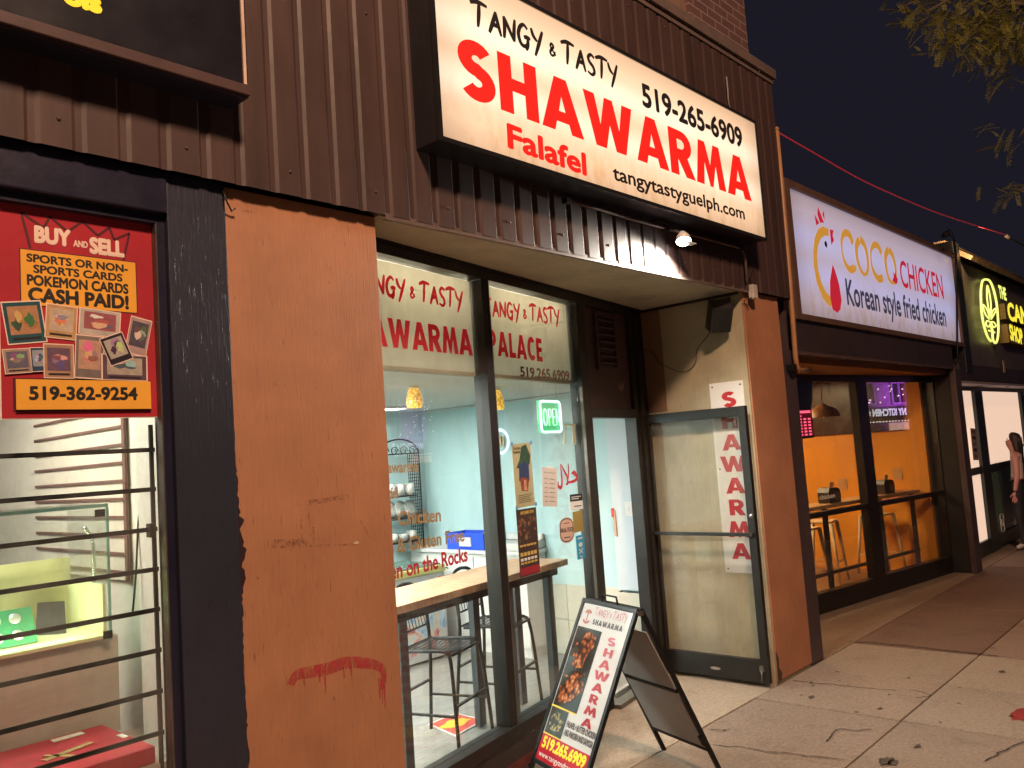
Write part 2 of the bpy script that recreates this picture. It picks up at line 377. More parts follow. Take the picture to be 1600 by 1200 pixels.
GL = {'H': (.74, [[(0, 0), (0, 1), (.25, 1), (.25, .62), (.49, .62), (.49, 1), (.74, 1), (.74, 0), (.49, 0), (.49, .40), (.25, .40), (.25, 0)]]),
 'A': (.90, [[(0, 0), (.32, 1), (.58, 1), (.90, 0), (.63, 0), (.58, .18), (.32, .18), (.27, 0)], [(.38, .38), (.45, .66), (.52, .38)]]),
 'W': (1.2, [[(0, 1), (.26, 1), (.37, .44), (.50, 1), (.70, 1), (.83, .44), (.94, 1), (1.2, 1), (.97, 0), (.72, 0), (.60, .48), (.48, 0), (.23, 0)]]),
 'R': (.74, [[(0, 0), (0, 1), (.36, 1)] + arc(.38, .69, .31, .31, 90, -58, 10) + [(.76, 0), (.47, 0), (.25, .36), (.25, 0)], [(.25, .80), (.35, .80)] + arc(.36, .695, .105, .105, 90, -90, 6) + [(.25, .59)]]),
 'M': (1.0, [[(0, 0), (.15, 1), (.36, 1), (.5, .50), (.64, 1), (.85, 1), (1.0, 0), (.75, 0), (.69, .52), (.55, 0), (.45, 0), (.31, .52), (.25, 0)]]),
 'S': (.66, [_s()]),
 'P': (.68, [[(0, 0), (0, 1), (.36, 1)] + arc(.37, .68, .31, .32, 90, -90, 12) + [(.25, .36), (.25, 0)], [(.25, .79), (.34, .79)] + arc(.35, .68, .10, .11, 90, -90, 6) + [(.25, .57)]]),
 'L': (.54, [[(0, 0), (0, 1), (.25, 1), (.25, .22), (.54, .22), (.54, 0)]]),
 'E': (.56, [[(0, 0), (0, 1), (.55, 1), (.55, .79), (.25, .79), (.25, .61), (.52, .61), (.52, .41), (.25, .41), (.25, .21), (.56, .21), (.56, 0)]]),
 'C': (.74, [arc(.40, .5, .40, .51, 42, 318, 18) + arc(.42, .5, .17, .29, 305, 55, 14)])}
def catmull(pts, n=5):
    out = []; P = [Vector(p) for p in pts]; P = [P[0]] + P + [P[-1]]
    for i in range(1, len(P)-2):
        for k in range(n):
            t = k/n; a, b, c, d = P[i-1], P[i], P[i+1], P[i+2]
            out.append(.5*((2*b) + (c-a)*t + (2*a-5*b+4*c-d)*t*t + (3*b-a-3*c+d)*t**3))
    out.append(P[-2]); return out
def ribbon(pts, wfun, z=0.0, V=None, Fs=None):
    V = [] if V is None else V; Fs = [] if Fs is None else Fs; c = catmull(pts) if len(pts) > 2 else [Vector(p) for p in pts]; b = len(V); n = len(c)
    for k, p in enumerate(c):
        d = (c[min(k+1, n-1)] - c[max(k-1, 0)]).normalized(); q = Vector((-d.y, d.x))*wfun(k/(n-1))/2
        V += [(p.x+q.x, p.y+q.y, z), (p.x-q.x, p.y-q.y, z)]
    for k in range(n-1): Fs.append((b+2*k, b+2*k+1, b+2*k+3, b+2*k+2))
    return V, Fs
BR = {'T': (.72, [[(-.02, .84), (.25, .95), (.5, .97), (.8, .93)], [(.42, .97), (.36, .5), (.27, .0)]]),
 'A': (.70, [[(.0, -.03), (.25, .5), (.45, 1)], [(.43, 1), (.53, .5), (.66, .0)], [(.12, .36), (.35, .40), (.64, .36)]]),
 'N': (.74, [[(.02, .0), (.1, .5), (.10, .98)], [(.10, .98), (.35, .5), (.60, .02)], [(.60, .02), (.64, .5), (.74, 1.04)]]),
 'G': (.74, [[(.62, .84), (.42, .99), (.18, .82), (.05, .45), (.16, .08), (.4, .02), (.58, .2), (.62, .44)], [(.36, .42), (.55, .46), (.76, .45)], [(.61, .42), (.56, .1), (.44, -.14)]]),
 'Y': (.66, [[(.02, 1.0), (.12, .68), (.34, .48)], [(.72, 1.05), (.52, .6), (.34, .2), (.14, -.22)]]),
 'S': (.58, [[(.58, .88), (.36, 1), (.14, .82), (.22, .6), (.44, .42), (.5, .16), (.3, .0), (.02, .1)]]),
 '&': (.44, [[(.42, .08), (.12, .42), (.2, .58), (.3, .46), (.08, .2), (.12, .04), (.28, .06), (.4, .26)]])}
def brush_geo(s, bold=.115, step=.0):
    V, Fs = [], []; x = 0; k = 0
    for ch in s:
        if ch == ' ': x += .3; continue
        wd, sts = BR[ch]
        big = 1.12 if (ch in 'T') else 1.0
        for st in sts:
            th = bold*(.7 if ch == '&' else 1)
            ribbon([(x+px*big, py*big if ch != '&' else py+.1) for px, py in st], lambda t: th*(.55+.75*math.sin(math.pi*min(1, .12+.8*t))), -k*.00002, V, Fs); k += 1
        x += wd*big + .1
    return V, Fs
def place(name, parent, mat, VF, O, U, V, lift=.0015, width=None, height=None, bbox=True, capu=None, label=None, kind=None):
    """fit flat lettering so its box is `width` by cap height `height` in the plane (O, U, V)"""
    vs, fs = VF; vs = [(v[0], v[1], v[2] if len(v) > 2 else 0.0) for v in vs]
    x0, x1 = min(v[0] for v in vs), max(v[0] for v in vs)
    ub = capu if capu else max(v[1] for v in vs)
    y0 = 0 if capu or not bbox else min(v[1] for v in vs)
    if not capu and bbox: ub = max(v[1] for v in vs) - y0
    U = U.normalized(); V = V.normalized(); N = U.cross(V)
    sy = height/ub; sx = width/(x1-x0) if width else sy
    b = MB(); bv = [b.bm.verts.new(O + U*((v[0]-x0)*sx) + V*((v[1]-y0)*sy) + N*(lift+v[2])) for v in vs]
    for f in fs:
        try: b.bm.faces.new([bv[i] for i in f])
        except ValueError: pass
    for f in b.bm.faces:
        f.normal_update()
        if f.normal.dot(N) < 0: f.normal_flip()
    return b.build(name, mat, parent, label)
def frame_px(plane, bl, br, tl):
    O = plane(*bl); U = plane(*br) - O; w_ = U.length; U = U/w_; V = plane(*tl) - O; V = V - U*V.dot(U); return O, U, V/V.length, w_, V.length
def text_px(parent, s, mat, plane, bl, br, tl, bold=0.0, inter=True, lift=.0015, name='lettering', spacing=1.0, label=None):
    O, U, V, w_, h_ = frame_px(plane, bl, br, tl)
    vf = text_geo(s, inter, spacing)
    if bold: vf = thicken(vf, bold)
    return place(name, parent, mat, vf, O, U, V, lift, w_, h_, capu=cap_h(inter), label=label)
def text_at(parent, s, mat, O, U, V, width, height, bold=0.0, inter=True, lift=.0012, name='lettering', center=False):
    vf = text_geo(s, inter)
    if bold: vf = thicken(vf, bold)
    return place(name, parent, mat, vf, O, U, V, lift, width, height, capu=cap_h(inter))
X3, Y3, Z3 = Vector((1, 0, 0)), Vector((0, 1, 0)), Vector((0, 0, 1))

def blob_(cx, cy, rx, ry, n=14, j=.25, seed=1):
    rr = random.Random(seed); return [(cx+rx*math.cos(2*math.pi*i/n)*(1+rr.uniform(-j, j)), cy+ry*math.sin(2*math.pi*i/n)*(1+rr.uniform(-j, j))) for i in range(n)]
# ================================================================== GROUND
def slab_field(xs, ys, z, gap=.006, keep=lambda x, y: True):
    b = MB(); lay = b.bm.loops.layers.color.new('tint')
    rnd = random.Random(3)
    for i in range(len(xs)-1):
        for j in range(len(ys)-1):
            if not keep((xs[i]+xs[i+1])/2, (ys[j]+ys[j+1])/2): continue
            n0 = len(b.bm.faces); dz = rnd.uniform(-.003, .003)
            b.box(xs[i]+gap, xs[i+1]-gap, ys[j]+gap, ys[j+1]-gap, z-.08+dz, z+dz, .006)
            xm_ = (xs[i]+xs[i+1])/2; ym_ = (ys[j]+ys[j+1])/2
            t = rnd.uniform(.84, 1.06); k = rnd.uniform(.97, 1.02)
            if 7.45 < xm_ < 12.0 and ym_ > -1: t, k = .74, .90       # darker, browner slabs before the second shop
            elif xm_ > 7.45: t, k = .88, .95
            b.bm.faces.ensure_lookup_table()
            for f in b.bm.faces[n0:]:
                for l in f.loops: l[lay] = (t, t*k, t*k, 1)
    return b
xs = [4.70+.93*i for i in range(-9, 40)]
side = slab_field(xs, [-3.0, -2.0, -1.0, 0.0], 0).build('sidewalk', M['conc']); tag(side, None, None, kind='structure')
g = MB(); g.box(-60, 90, -90, 60, -.6, -.085); tag(g.build('ground', M['soil']), None, None, kind='structure')
g = MB(); g.box(-60, 90, -3.18, -3.006, -.3, -.004, .012); tag(g.build('kerb', M['conc2']), None, None, kind='structure')
g = MB(); g.quad((-60, -14, -.08), (90, -14, -.08), (90, -3.18, -.08), (-60, -3.18, -.08)); tag(g.build('road', M['asphalt']), None, None, kind='structure')
g = MB(); g.box(2.3, 6.2, .006, 1.02, -.08, -.001, .004); tag(g.build('entry_pavement', M['conc2']), None, None, kind='structure')
g = MB(); g.box(6.6, 40, .006, 2.6, -.08, -.002, .004); tag(g.build('forecourt_pavement', M['conc3']), None, None, kind='structure')

def ground_line(pts, wdt, z, mat, name):
    P = [at_z(x, y, 0) for x, y in pts]; rs = random.Random(len(pts)); Q = []
    for a, c in zip(P[:-1], P[1:]):
        n_ = max(2, int((c-a).length/.05))
        for k in range(n_): q = a.lerp(c, k/n_); Q.append((q.x+rs.uniform(-.014, .014), q.y+rs.uniform(-.014, .014)))
    Q.append((P[-1].x, P[-1].y)); V_, F_ = ribbon(Q, lambda u: wdt*rs.uniform(.4, 1.3)); b_ = MB(); bv_ = [b_.bm.verts.new((v[0], v[1], z)) for v in V_]
    for f in F_: b_.bm.faces.new([bv_[i] for i in f])
    for f in b_.bm.faces: f.normal_update(); f.normal.z < 0 and f.normal_flip()
    tag(b_.build(name, mat), None, None, kind='structure')
_ck = [[(1289, 1158), (1310, 1140), (1340, 1142), (1362, 1140)], [(1420, 1078), (1436, 1080), (1452, 1088), (1428, 1092)], [(1112, 1164), (1180, 1172), (1260, 1182), (1320, 1188)], [(1325, 1002), (1400, 1008), (1470, 1016), (1560, 1026)], [(1540, 1190), (1570, 1172), (1600, 1160)], [(1240, 1064), (1330, 1074), (1400, 1080)], [(1110, 1140), (1130, 1142), (1142, 1140)]]
for i_, c_ in enumerate(_ck): ground_line(c_, .010 if i_ != 3 else .02, .0045, M['soil'], 'pavement_crack')
rs_ = random.Random(77)
def ground_patch(x, y, rx, ry, mat, name, seed, z=.0042):
    b_ = MB(); rr_ = random.Random(seed); n_ = 16; b_.bm.faces.new([b_.bm.verts.new((x+rx*math.cos(2*math.pi*k/n_)*rr_.uniform(.6, 1.15), y+ry*math.sin(2*math.pi*k/n_)*rr_.uniform(.6, 1.15), z)) for k in range(n_)])
    tag(b_.build(name, mat), None, None, kind='structure')
M['stain'] = pm('oily_stain', (.075, .055, .04), .6, .4, 30)
for (x, y, r_) in ((1268, 1068, .022), (1271, 1072, .02), (1252, 1087, .018), (1268, 1090, .035), (1375, 1108, .025), (1390, 1086, .018), (1325, 1071, .012), (1434, 1167, .03), (1384, 1190, .06), (1395, 1192, .045), (1312, 1064, .012), (1566, 1050, .03), (1190, 1110, .012), (1580, 1120, .02), (1420, 1060, .02), (1470, 1130, .016), (1500, 1075, .014)):
    q = at_z(x, y, 0); ground_patch(q.x, q.y, r_*1.3, r_*.7, M['stain'], 'pavement_stain', int(x+y))
q = at_z(1594, 1122, 0); ground_patch(q.x+.05, q.y, .16, .07, pm('red_paint_spill', (.26, .025, .022), .6, .4, 20), 'pavement_paint', 5)
# ================================================================== SHAWARMA BUILDING
B = thing('shop_building', 'brown metal clad shop building with orange painted columns and a brick upper storey', 'building', (3, 0, 0))
def ribbed(x0, x1, z0, z1, yf, yb):
    b = MB(); prof = []; x = x0; rs_ = random.Random(12)
    while x < x1:
        j = rs_.uniform(-.004, .004); d = rs_.uniform(.005, .008); prof += [(x, yf), (x+.094+j, yf+rs_.uniform(0, .002)), (x+.106+j, yf+d), (x+.128+j, yf+d), (x+.144+j, yf)]; x += .150
    prof = [p for p in prof if p[0] <= x1] + [(x1, yf)]
    lo = [b.bm.verts.new((x, y, z0)) for x, y in prof]; hi = [b.bm.verts.new((x, y, z1)) for x, y in prof]
    for i in range(len(prof)-1): b.bm.faces.new([lo[i], lo[i+1], hi[i+1], hi[i]])
    for xx in [x0+.049+.45*k for k in range(int((x1-x0)/.45))]:
        for zz in (z0+.10, z0+.95, z1-.14): b.lathe([(0, .006), (.006, .005), (.008, .001)], (xx, yf, zz), 8, (0, -1, 0))
    b.bm.faces.new([hi[0], hi[-1], b.bm.verts.new((x1, yb, z1)), b.bm.verts.new((x0, yb, z1))])
    b.bm.faces.new([lo[-1], hi[-1], b.bm.verts.new((x1, yb, z1)), b.bm.verts.new((x1, yb, z0))])
    return b
ribbed(-3.5, 6.80, 2.985, 4.93, -.055, .3).build('siding', M['siding'], B)
t = MB(); t.box(2.45, 6.02, -.052, -.046, 2.972, 2.996); t.box(2.45, 6.02, -.052, -.03, 2.966, 2.972); t.build('drip_flashing', M['siding_trim'], B)
t = MB(); t.box(-3.5, 6.84, -.09, .12, 4.90, 4.985, .008); t.box(-3.5, 6.82, -.065, .1, 4.86, 4.90); t.build('coping', M['coping'], B)
# brick storey with a window opening
bx0, bx1 = -3.5, 6.80
wX0, wX1, wz0, wz1 = 4.45, at_y(1078, 25, .12).x, 5.06, 7.4
t = MB(); t.box(bx0, wX0, .12, .42, 4.93, 8.2); t.box(wX1, bx1, .12, .42, 4.93, 8.2); t.box(wX0, wX1, .12, .42, 4.93, wz0); t.box(wX0, wX1, .12, .42, wz1, 8.2)
t.build('brick_wall', M['brick'], B)
t = MB(); t.box(bx0, bx1, .42, 9, 3.06, 8.15); t.build('rear_mass', M['maroon'], B)
uw = MB(); uw.box(wX0, wX0+.07, .16, .24, wz0, wz1); uw.box(wX1-.09, wX1, .15, .24, wz0, wz1); uw.box(wX0, wX1, .14, .24, wz0, wz0+.07); uw.box(wX1-.20, wX1-.15, .19, .23, wz0+.07, wz1)
uf = uw.build('upper_window', pm('window_timber', (.2, .12, .09), .6, .3, 6), B)
t = MB(); t.box(wX0, wX1, .235, .245, wz0, wz1); t.build('pane', pm('dark_pane', (.02, .018, .022), .12, .2, 2), uf)
# left orange column
t = MB(); t.box(1.675, 2.43, 0, .34, 0, 2.985, .006); t.build('column', M['orange'], B)
t = MB()
gp = [(340+x/2.609, 740+y/2.609) for x, y in ((298, 862), (322, 822), (380, 808), (450, 795), (520, 772), (600, 772), (665, 790), (678, 830), (672, 880))]
gw = [at_y(x, y, -.001) for x, y in gp]
V, Fs = ribbon([(p.x, p.z) for p in gw], lambda u: .030+.020*math.sin(math.pi*min(1, u*1.2)))
GM = bpy.data.materials.new('red_spray_paint'); GM.use_nodes = True; _nt = GM.node_tree; _b = _nt.nodes['Principled BSDF']; _b.inputs['Base Color'].default_value = (.50, .04, .065, 1); _b.inputs['Roughness'].default_value = .5
_t = _nt.nodes.new('ShaderNodeBsdfTransparent'); _m = _nt.nodes.new('ShaderNodeMixShader')
_nt.links.new(_ramp(_nt, _noise(_nt, 42, 5, .75, (1, 1, .28)), [(.36, .0), (.58, .78)]), _m.inputs[0]); _nt.links.new(_t.outputs[0], _m.inputs[1]); _nt.links.new(_b.outputs[0], _m.inputs[2]); _nt.links.new(_m.outputs[0], _nt.nodes['Material Output'].inputs[0])
bv = [t.bm.verts.new((x, -.0012, z)) for x, z in [(v[0], v[1]) for v in V]]
for f in Fs: t.bm.faces.new([bv[i] for i in f])
for (x, y0, y1) in [(474, 1050, 1072), (498, 1048, 1066), (507, 1048, 1082), (536, 1042, 1060), (548, 1040, 1062)]+[(596, 1062, 1100), (600, 1062, 1106), (592, 1060, 1092)]:
    a, c = at_y(x, y0, -.0014), at_y(x+2, y1, -.0014); t.quad(a+X3*-.006, c+X3*-.003, c+X3*.003, a+X3*.006)
t.build('graffiti_smear', GM, B)
SM = bpy.data.materials.new('scuff'); SM.use_nodes = True; _nt = SM.node_tree; _b = _nt.nodes['Principled BSDF']; _b.inputs['Base Color'].default_value = (.20, .075, .045, 1); _b.inputs['Roughness'].default_value = .8
_t = _nt.nodes.new('ShaderNodeBsdfTransparent'); _m = _nt.nodes.new('ShaderNodeMixShader'); _nt.links.new(_ramp(_nt, _noise(_nt, 55, 5, .75), [(.46, 0.0), (.66, .6)]), _m.inputs[0]); _nt.links.new(_t.outputs[0], _m.inputs[1]); _nt.links.new(_b.outputs[0], _m.inputs[2]); _nt.links.new(_m.outputs[0], _nt.nodes['Material Output'].inputs[0])
def scuff(x0, y0, x1, y1, w_):
    a, c = at_y(x0, y0, -.0011), at_y(x1, y1, -.0011); d = (c-a).normalized(); q = Vector((-d.z, 0, d.x))*w_/2; MB().quad(a-q, c-q, c+q, a+q).build('scuff_mark', SM, B)
for q in ((480, 786, 545, 776, .02), (482, 800, 486, 838, .012), (489, 810, 491, 850, .010), (484, 853, 560, 850, .008), (425, 850, 480, 848, .035), (562, 812, 580, 842, .008), (470, 812, 473, 848, .006), (400, 900, 404, 905, .008), (520, 1088, 527, 1100, .010), (563, 1082, 568, 1088, .010), (380, 330, 400, 331, .01)): scuff(*q)
t = MB(); cpx = at_y(557, 848, -.0016); t.prism([(x, y) for x, y in blob_(0, 0, .014, .007, 9, .3, 3)], cpx, X3, Z3, .0004); t.build('paint_chip', pm('bare_plaster', (.62, .52, .36), .8), B)
# ragged navy paint lapping over the orange panel
t = MB(); rs_ = random.Random(31); ed = []
z = .05
while z < 2.55:
    amp = .004 + .030*math.exp(-((z-1.55)/.22)**2) + .008*math.exp(-((z-.75)/.25)**2)
    ed.append((amp*rs_.uniform(.25, 1.15), z)); z += rs_.uniform(.008, .022)
vv0 = [t.bm.verts.new((1.670, -.0013, z)) for x, z in ed]; vv1 = [t.bm.verts.new((1.674+x, -.0013, z)) for x, z in ed]
for i in range(len(ed)-1): t.bm.faces.new([vv0[i], vv1[i], vv1[i+1], vv0[i+1]])
t.build('ragged_paint_edge', pm('navy_lap', (.03, .014, .02), .5, .4, 30), B)
# navy post and header of the neighbouring window
t = MB(); t.box(1.435, 1.673, -.012, .084, 0, 2.99, .005); t.build('post', M['navy'], B)
t = MB(); t.box(-3.5, 1.434, -.02, .3, 2.83, 2.99, .006); t.build('header', M['navy_smooth'], B)
t = MB(); t.box(-3.5, 1.434, .0, .3, 0, .55, .006); t.build('stall_riser', M['navy'], B)
# right pillar and recess return wall
t = MB(); t.box(5.992, 6.60, -.014, .0, 0.03, 2.985, .004); t.build('column', M['orange2'], B)
t = MB(); t.box(5.985, 6.60, .001, .97, 0, 2.985); t.build('return_wall', M['cream'], B)
t = MB(); t.box(5.978, 5.984, .74, .97, 2.12, 2.96); t.build('painted_strip', streak_paint('brown_strip', (.24, .14, .08), (.1, .06, .04)), B)
# paint chipped off the pillar foot
t = MB(); t.prism([(-.002, 0), (.05, 0), (.07, .05), (.03, .09), (.035, .16), (.0, .22)], Vector((5.992, -.0155, .03)), X3, Z3, .003); t.build('chipped_patch', pm('bare_board', (.07, .045, .035), .9, .5, 20, bump=.6), B)
t = MB(); t.box(2.43, 5.984, -.03, 1.06, 2.984, 3.05); t.build('soffit', M['soffit'], B)
t = MB(); t.lathe([(0, -.006), (.10, -.006), (.11, 0)], at_z(1003, 465, 2.984)); t.build('soffit_cover', pm('cover_plate', (.4, .35, .26), .6), B)
# caulk line and corner moulding of the recess
t = MB(); t.bar((5.976, .02, 2.972), (5.976, .96, 2.972), .018, .02, Z3); t.bar(onw(2.6, 2.978, .06), onw(6.0, 2.978, .06), .02, .01, Z3); t.build('ceiling_moulding', M['bronze'], B)

# storefront frames
FR = MB()
def wbox(b, X0, X1, z0, z1, o0=-.05, o1=.05, bev=.003):
    a, c = onw(X0, 0), onw(X1, 0); L = (c-a).length
    m = (a+c)/2 + WN*((o0+o1)/2); m.z = (z0+z1)/2
    return b.obox(m, WD, WN, Z3, L/2, abs(o1-o0)/2, (z1-z0)/2, bev)
wbox(FR, 2.5, 5.96, 2.915, 2.984)
wbox(FR, 2.44, 2.56, .29, 2.915)
wbox(FR, 3.585, 3.66, .285, 2.915)
wbox(FR, 4.80, 4.925, .02, 2.915)
wbox(FR, 2.5, 4.80, .215, .285, -.05, .07)
wbox(FR, 4.925, 5.70, 2.075, 2.145)
wbox(FR, 5.70, 5.775, .02, 2.915); wbox(FR, 5.79, 5.86, .02, 2.915, -.03, .07); wbox(FR, 5.875, 5.975, .02, 2.915)
fr = FR.build('shopfront_frame', M['bronze'], B)
t = MB(); wbox(t, 3.655, 3.6625, .29, 2.91, -.045, .052, 0); wbox(t, 4.79, 4.7985, .29, 2.3, .03, .052, 0); wbox(t, 5.862, 5.8735, .05, 2.9, .0, .055, 0); t.build('bright_edge', M['bronze_edge'], fr)
t = MB(); wbox(t, 2.5, 4.80, .01, .214, -.04, .045, .004); t.build('kick_panel', pm('dark_kick_panel', (.035, .018, .016), .3, .4, 3), B)
t = MB(); wbox(t, 2.5, 4.80, .03, .085, .0455, .049, 0); t.build('red_skirting', pm('worn_red_paint', (.12, .02, .018), .6, .5, 9), B)
for X0, X1 in ((2.56, 3.585), (3.66, 4.80)):
    t = MB(); wbox(t, X0, X1, .285, 2.915, -.004, .002, 0); t.build('window_pane', M['glass'], B)
t = MB(); wbox(t, 4.925, 5.70, 2.145, 2.915, -.02, .02, .002); tp = t.build('transom_panel', M['maroon'], B)
t = MB()
lx0, lx1, lz0, lz1 = 5.11, 5.47, 2.44, 2.89
wbox(t, lx0, lx0+.035, lz0, lz1, .02, .045, 0); wbox(t, lx1-.035, lx1, lz0, lz1, .02, .045, 0); wbox(t, lx0+.035, lx1-.035, lz0, lz0+.035, .02, .045, 0); wbox(t, lx0+.035, lx1-.035, lz1-.03, lz1, .02, .045, 0)
for k in range(7):
    z = lz0+.07+k*.055; c = (onw(lx0, z)+onw(lx1, z))/2 + WN*.033; c.z = z
    t.obox(c, WD, (WN*.75-Z3*.66).normalized(), (WN*.66+Z3*.75).normalized(), (lx1-lx0)/2-.04, .026, .004)
t.build('louvre_vent', M['maroon'], tp)
t = MB(); pc = at_w(970, 602, .02); t.lathe([(.0, .012), (.035, .010), (.05, 0)], pc, 20, WN); t.build('capped_hole', pm('rust_plate', (.17, .10, .07), .6, .4, 12), tp)
t = MB(); wbox(t, 4.925, 5.70, .0, .03, -.06, .1, .004); t.build('threshold', M['bronze_edge'], B)
t = MB(); a = at_z(958, 1092, .02); c = at_z(990, 1070, .02); t.bar(a, c, .10, .02, Z3, .004); t.build('door_stop_strip', pm('aluminium_strip', (.55, .55, .52), .4), B)
# open glazed door along the return wall
dX = 5.90; d = MB()
dy0, dy1, dz0, dz1 = .0, .93, .035, 2.095
d.box(dX-.022, dX+.022, dy0, dy0+.062, dz0, dz1, .003); d.box(dX-.022, dX+.022, dy1-.062, dy1, dz0, dz1, .003)
d.box(dX-.022, dX+.022, dy0+.062, dy1-.062, dz0, dz0+.165, .003); d.box(dX-.022, dX+.022, dy0+.062, dy1-.062, dz1-.075, dz1, .003)
dr = d.build('door', M['bronze'], B)
t = MB(); t.box(dX-.004, dX+.004, dy0+.062, dy1-.062, dz0+.165, dz1-.075); t.build('glass', M['glass_side'], dr)
t = MB(); t.box(dX-.075, dX-.05, dy0-.0, dy1-.02, 1.118, 1.146, .004); t.box(dX-.05, dX-.023, dy0+.02, dy0+.05, 1.12, 1.144); t.box(dX-.05, dX-.023, dy1-.06, dy1-.03, 1.12, 1.144); t.build('push_bar', M['bronze'], dr)
t = MB(); t.lathe([(0, .012), (.014, .010), (.018, 0)], (dX-.022, dy0+.03, 1.265), 16, (-1, 0, 0)); t.build('lock_cylinder', M['chrome'], dr)
t = MB(); c = at_x(1118, 1044, dX-.022); t.prism([(.045*math.cos(a), .012*math.sin(a)) for a in [2*math.pi*k/20 for k in range(20)]], c-X3*.001, -Y3, Z3, .001); t.build('badge', M['chrome'], dr)
t = MB(); c = at_x(1191, 1047, dX-.024); t.box(c.x-.012, c.x+.002, c.y-.018, c.y+.018, c.z-.01, c.z+.03, .002); t.tube([c+Vector((-.012, 0, 0)), c+Vector((-.014, 0, -.09))], .007, 8); t.build('foot_bolt', M['bronze_edge'], dr)

# interior of the shawarma shop
M['bluewall'] = pm('pale_blue_wall', (.49, .68, .69), .6, .05, 2, fine=.03)
M['bluewall2'] = pm('pale_grey_blue_wall', (.58, .66, .70), .6, .05, 2, fine=.03)
M['ceil'] = pm('ceiling_board', (.74, .76, .70), .8, .06, 2, bump=.2, bscale=80)
t = MB(); t.box(6.0, 6.08, .97, 3.80, .0, 2.45); t.box(1.88, 6.08, 3.80, 3.9, 0, 2.45); t.box(1.80, 1.88, .36, 3.9, 0, 2.45); t.build('interior_wall', M['bluewall'], B)
t = MB(); t.box(5.93, 5.999, 1.005, 1.34, .64, 2.365); t.build('wall_jog', M['bluewall2'], B)
ct = MB(); cv = [ct.bm.verts.new(p) for p in (onw(1.9, 2.37, -.32), onw(5.99, 2.37, -.32), Vector((5.99, 3.8, 2.37)), Vector((1.9, 3.8, 2.37)))]
ct.bm.faces.new(cv); ct.build('interior_ceiling', M['ceil'], B)
ct = MB(); ct.bm.faces.new([ct.bm.verts.new(p) for p in (onw(1.9, .012, -.05), onw(5.99, .012, -.05), Vector((6.0, 3.8, .012)), Vector((1.9, 3.8, .012)))]); ct.build('interior_floor', plank_mat('grey_plank_floor', (.30, .285, .26), (.22, .21, .19), 1.3, .15, .3, .0), B)
t = MB(); a, c = onw(1.9, 2.66, -.33), onw(5.97, 2.66, -.33); t.obox((a+c)/2, WD, WN, Z3, (c-a).length/2, .006, .29); a, c = onw(1.9, 2.955, -.19), onw(5.97, 2.955, -.19); t.obox((a+c)/2, WD, WN, Z3, (c-a).length/2, .13, .005); a = onw(4.90, 2.66, -.19); t.obox(a, WN, WD, Z3, .13, .005, .285); t.build('bulkhead', M['ceil'], B)
t = MB(); t.bar((5.995, 1.0, 2.36), (5.995, 3.79, 2.36), .02, .012, Z3); t.build('ceiling_trim', M['white'], B)
t = MB(); t.box(5.78, 5.79, 1.0, 1.01, 0, 0.01)
for i in range(9):
    for j in range(2):
        y0 = 1.345+.31*i; t.box(5.988, 5.999, y0, min(y0+.305, 3.79), .015+j*.315, .015+j*.315+.31, .002)
for j in range(2): t.box(5.918, 5.929, 1.008, 1.34, .015+j*.315-.02, .015+j*.315+.29, .002); t.box(5.93, 5.988, 1.341, 1.352, .015+j*.315-.02, .015+j*.315+.29, .002)
t.build('tile_wainscot', pm('beige_tile', (.60, .57, .47), .3, .12, 5), B)
t = MB(); c = at_x(983, 795, 5.93); t.box(5.922, 5.929, c.y-.04, c.y+.04, c.z-.06, c.z+.06, .002); t.box(5.912, 5.922, c.y-.008, c.y+.008, c.z-.016, c.z+.016, .002); t.build('light_switch', M['white'], B)

# adjoining card shop interior
t = MB(); t.box(1.66, 1.74, .34, 3.1, 0, 2.9); t.build('interior_wall', pm('offwhite_wall', (.62, .57, .49), .7, .1, 2), B)
t = MB(); t.box(-3.5, 1.66, 3.0, 3.1, 0, 2.9); t.box(-3.5, 1.66, .35, 3.0, 2.9, 2.95); t.build('interior_wall', pm('grey_back_wall', (.40, .36, .36), .7, .12, 2), B)
t = MB(); t.box(-3.5, 1.66, .31, 3.0, -.02, .02); t.build('interior_floor', pm('dark_floor', (.12, .10, .09), .5, .2, 3), B)
t = MB(); t.box(1.645, 1.659, .93, 2.08, 1.40, 2.75); sl = t.build('slatwall', pm('cream_slatwall', (.60, .54, .45), .6, .1, 3), B)
t = MB()
for k in range(16): t.box(1.637, 1.644, .94, 2.07, 1.43+.083*k, 1.443+.083*k)
t.box(1.636, 1.6445, .905, .935, 1.40, 2.75); t.build('groove', pm('brown_groove', (.13, .06, .05), .7), sl)
t = MB(); t.box(1.405, 1.434, .012, .08, .55, 2.83); t.box(-3.5, 1.405, .012, .08, 2.795, 2.83); t.box(-3.5, 1.405, .012, .08, .55, .60); t.build('display_window_frame', M['navy_smooth'], B)
t = MB(); t.box(1.399, 1.4045, .012, .05, .6, 2.795); t.build('bright_edge', M['bronze_edge'], B)
t = MB(); t.box(-3.5, 1.399, .052, .058, .6, 2.795); t.build('window_pane', M['glass_dirty'], B)
t = MB(); t.box(-3.5, 1.65, .085, .60, .80, .84); t.build('window_ledge', pm('ledge_board', (.42, .34, .31), .5, .2, 3), B)
t = MB(); t.box(1.44, 1.655, .09, .34, .60, 2.9); t.build('inner_jamb', pm('jamb_paint', (.72, .69, .62), .6, .1, 3), B)
hk = MB(); p = at_y(348, 296, -.02); q = at_y(362, 330, -.02); m_ = at_y(353, 312, -.045); hk.tube([p, m_, q, q+Vector((.012, -.01, .012))], .004, 6); hk.build('wire_hook', M['black'], B)
WLT = 1
cbl = thing('power_cable', 'thin black cable hanging down beside the cream slatwall in the card shop', 'cable', tuple(at_y(222, 700, .33)))
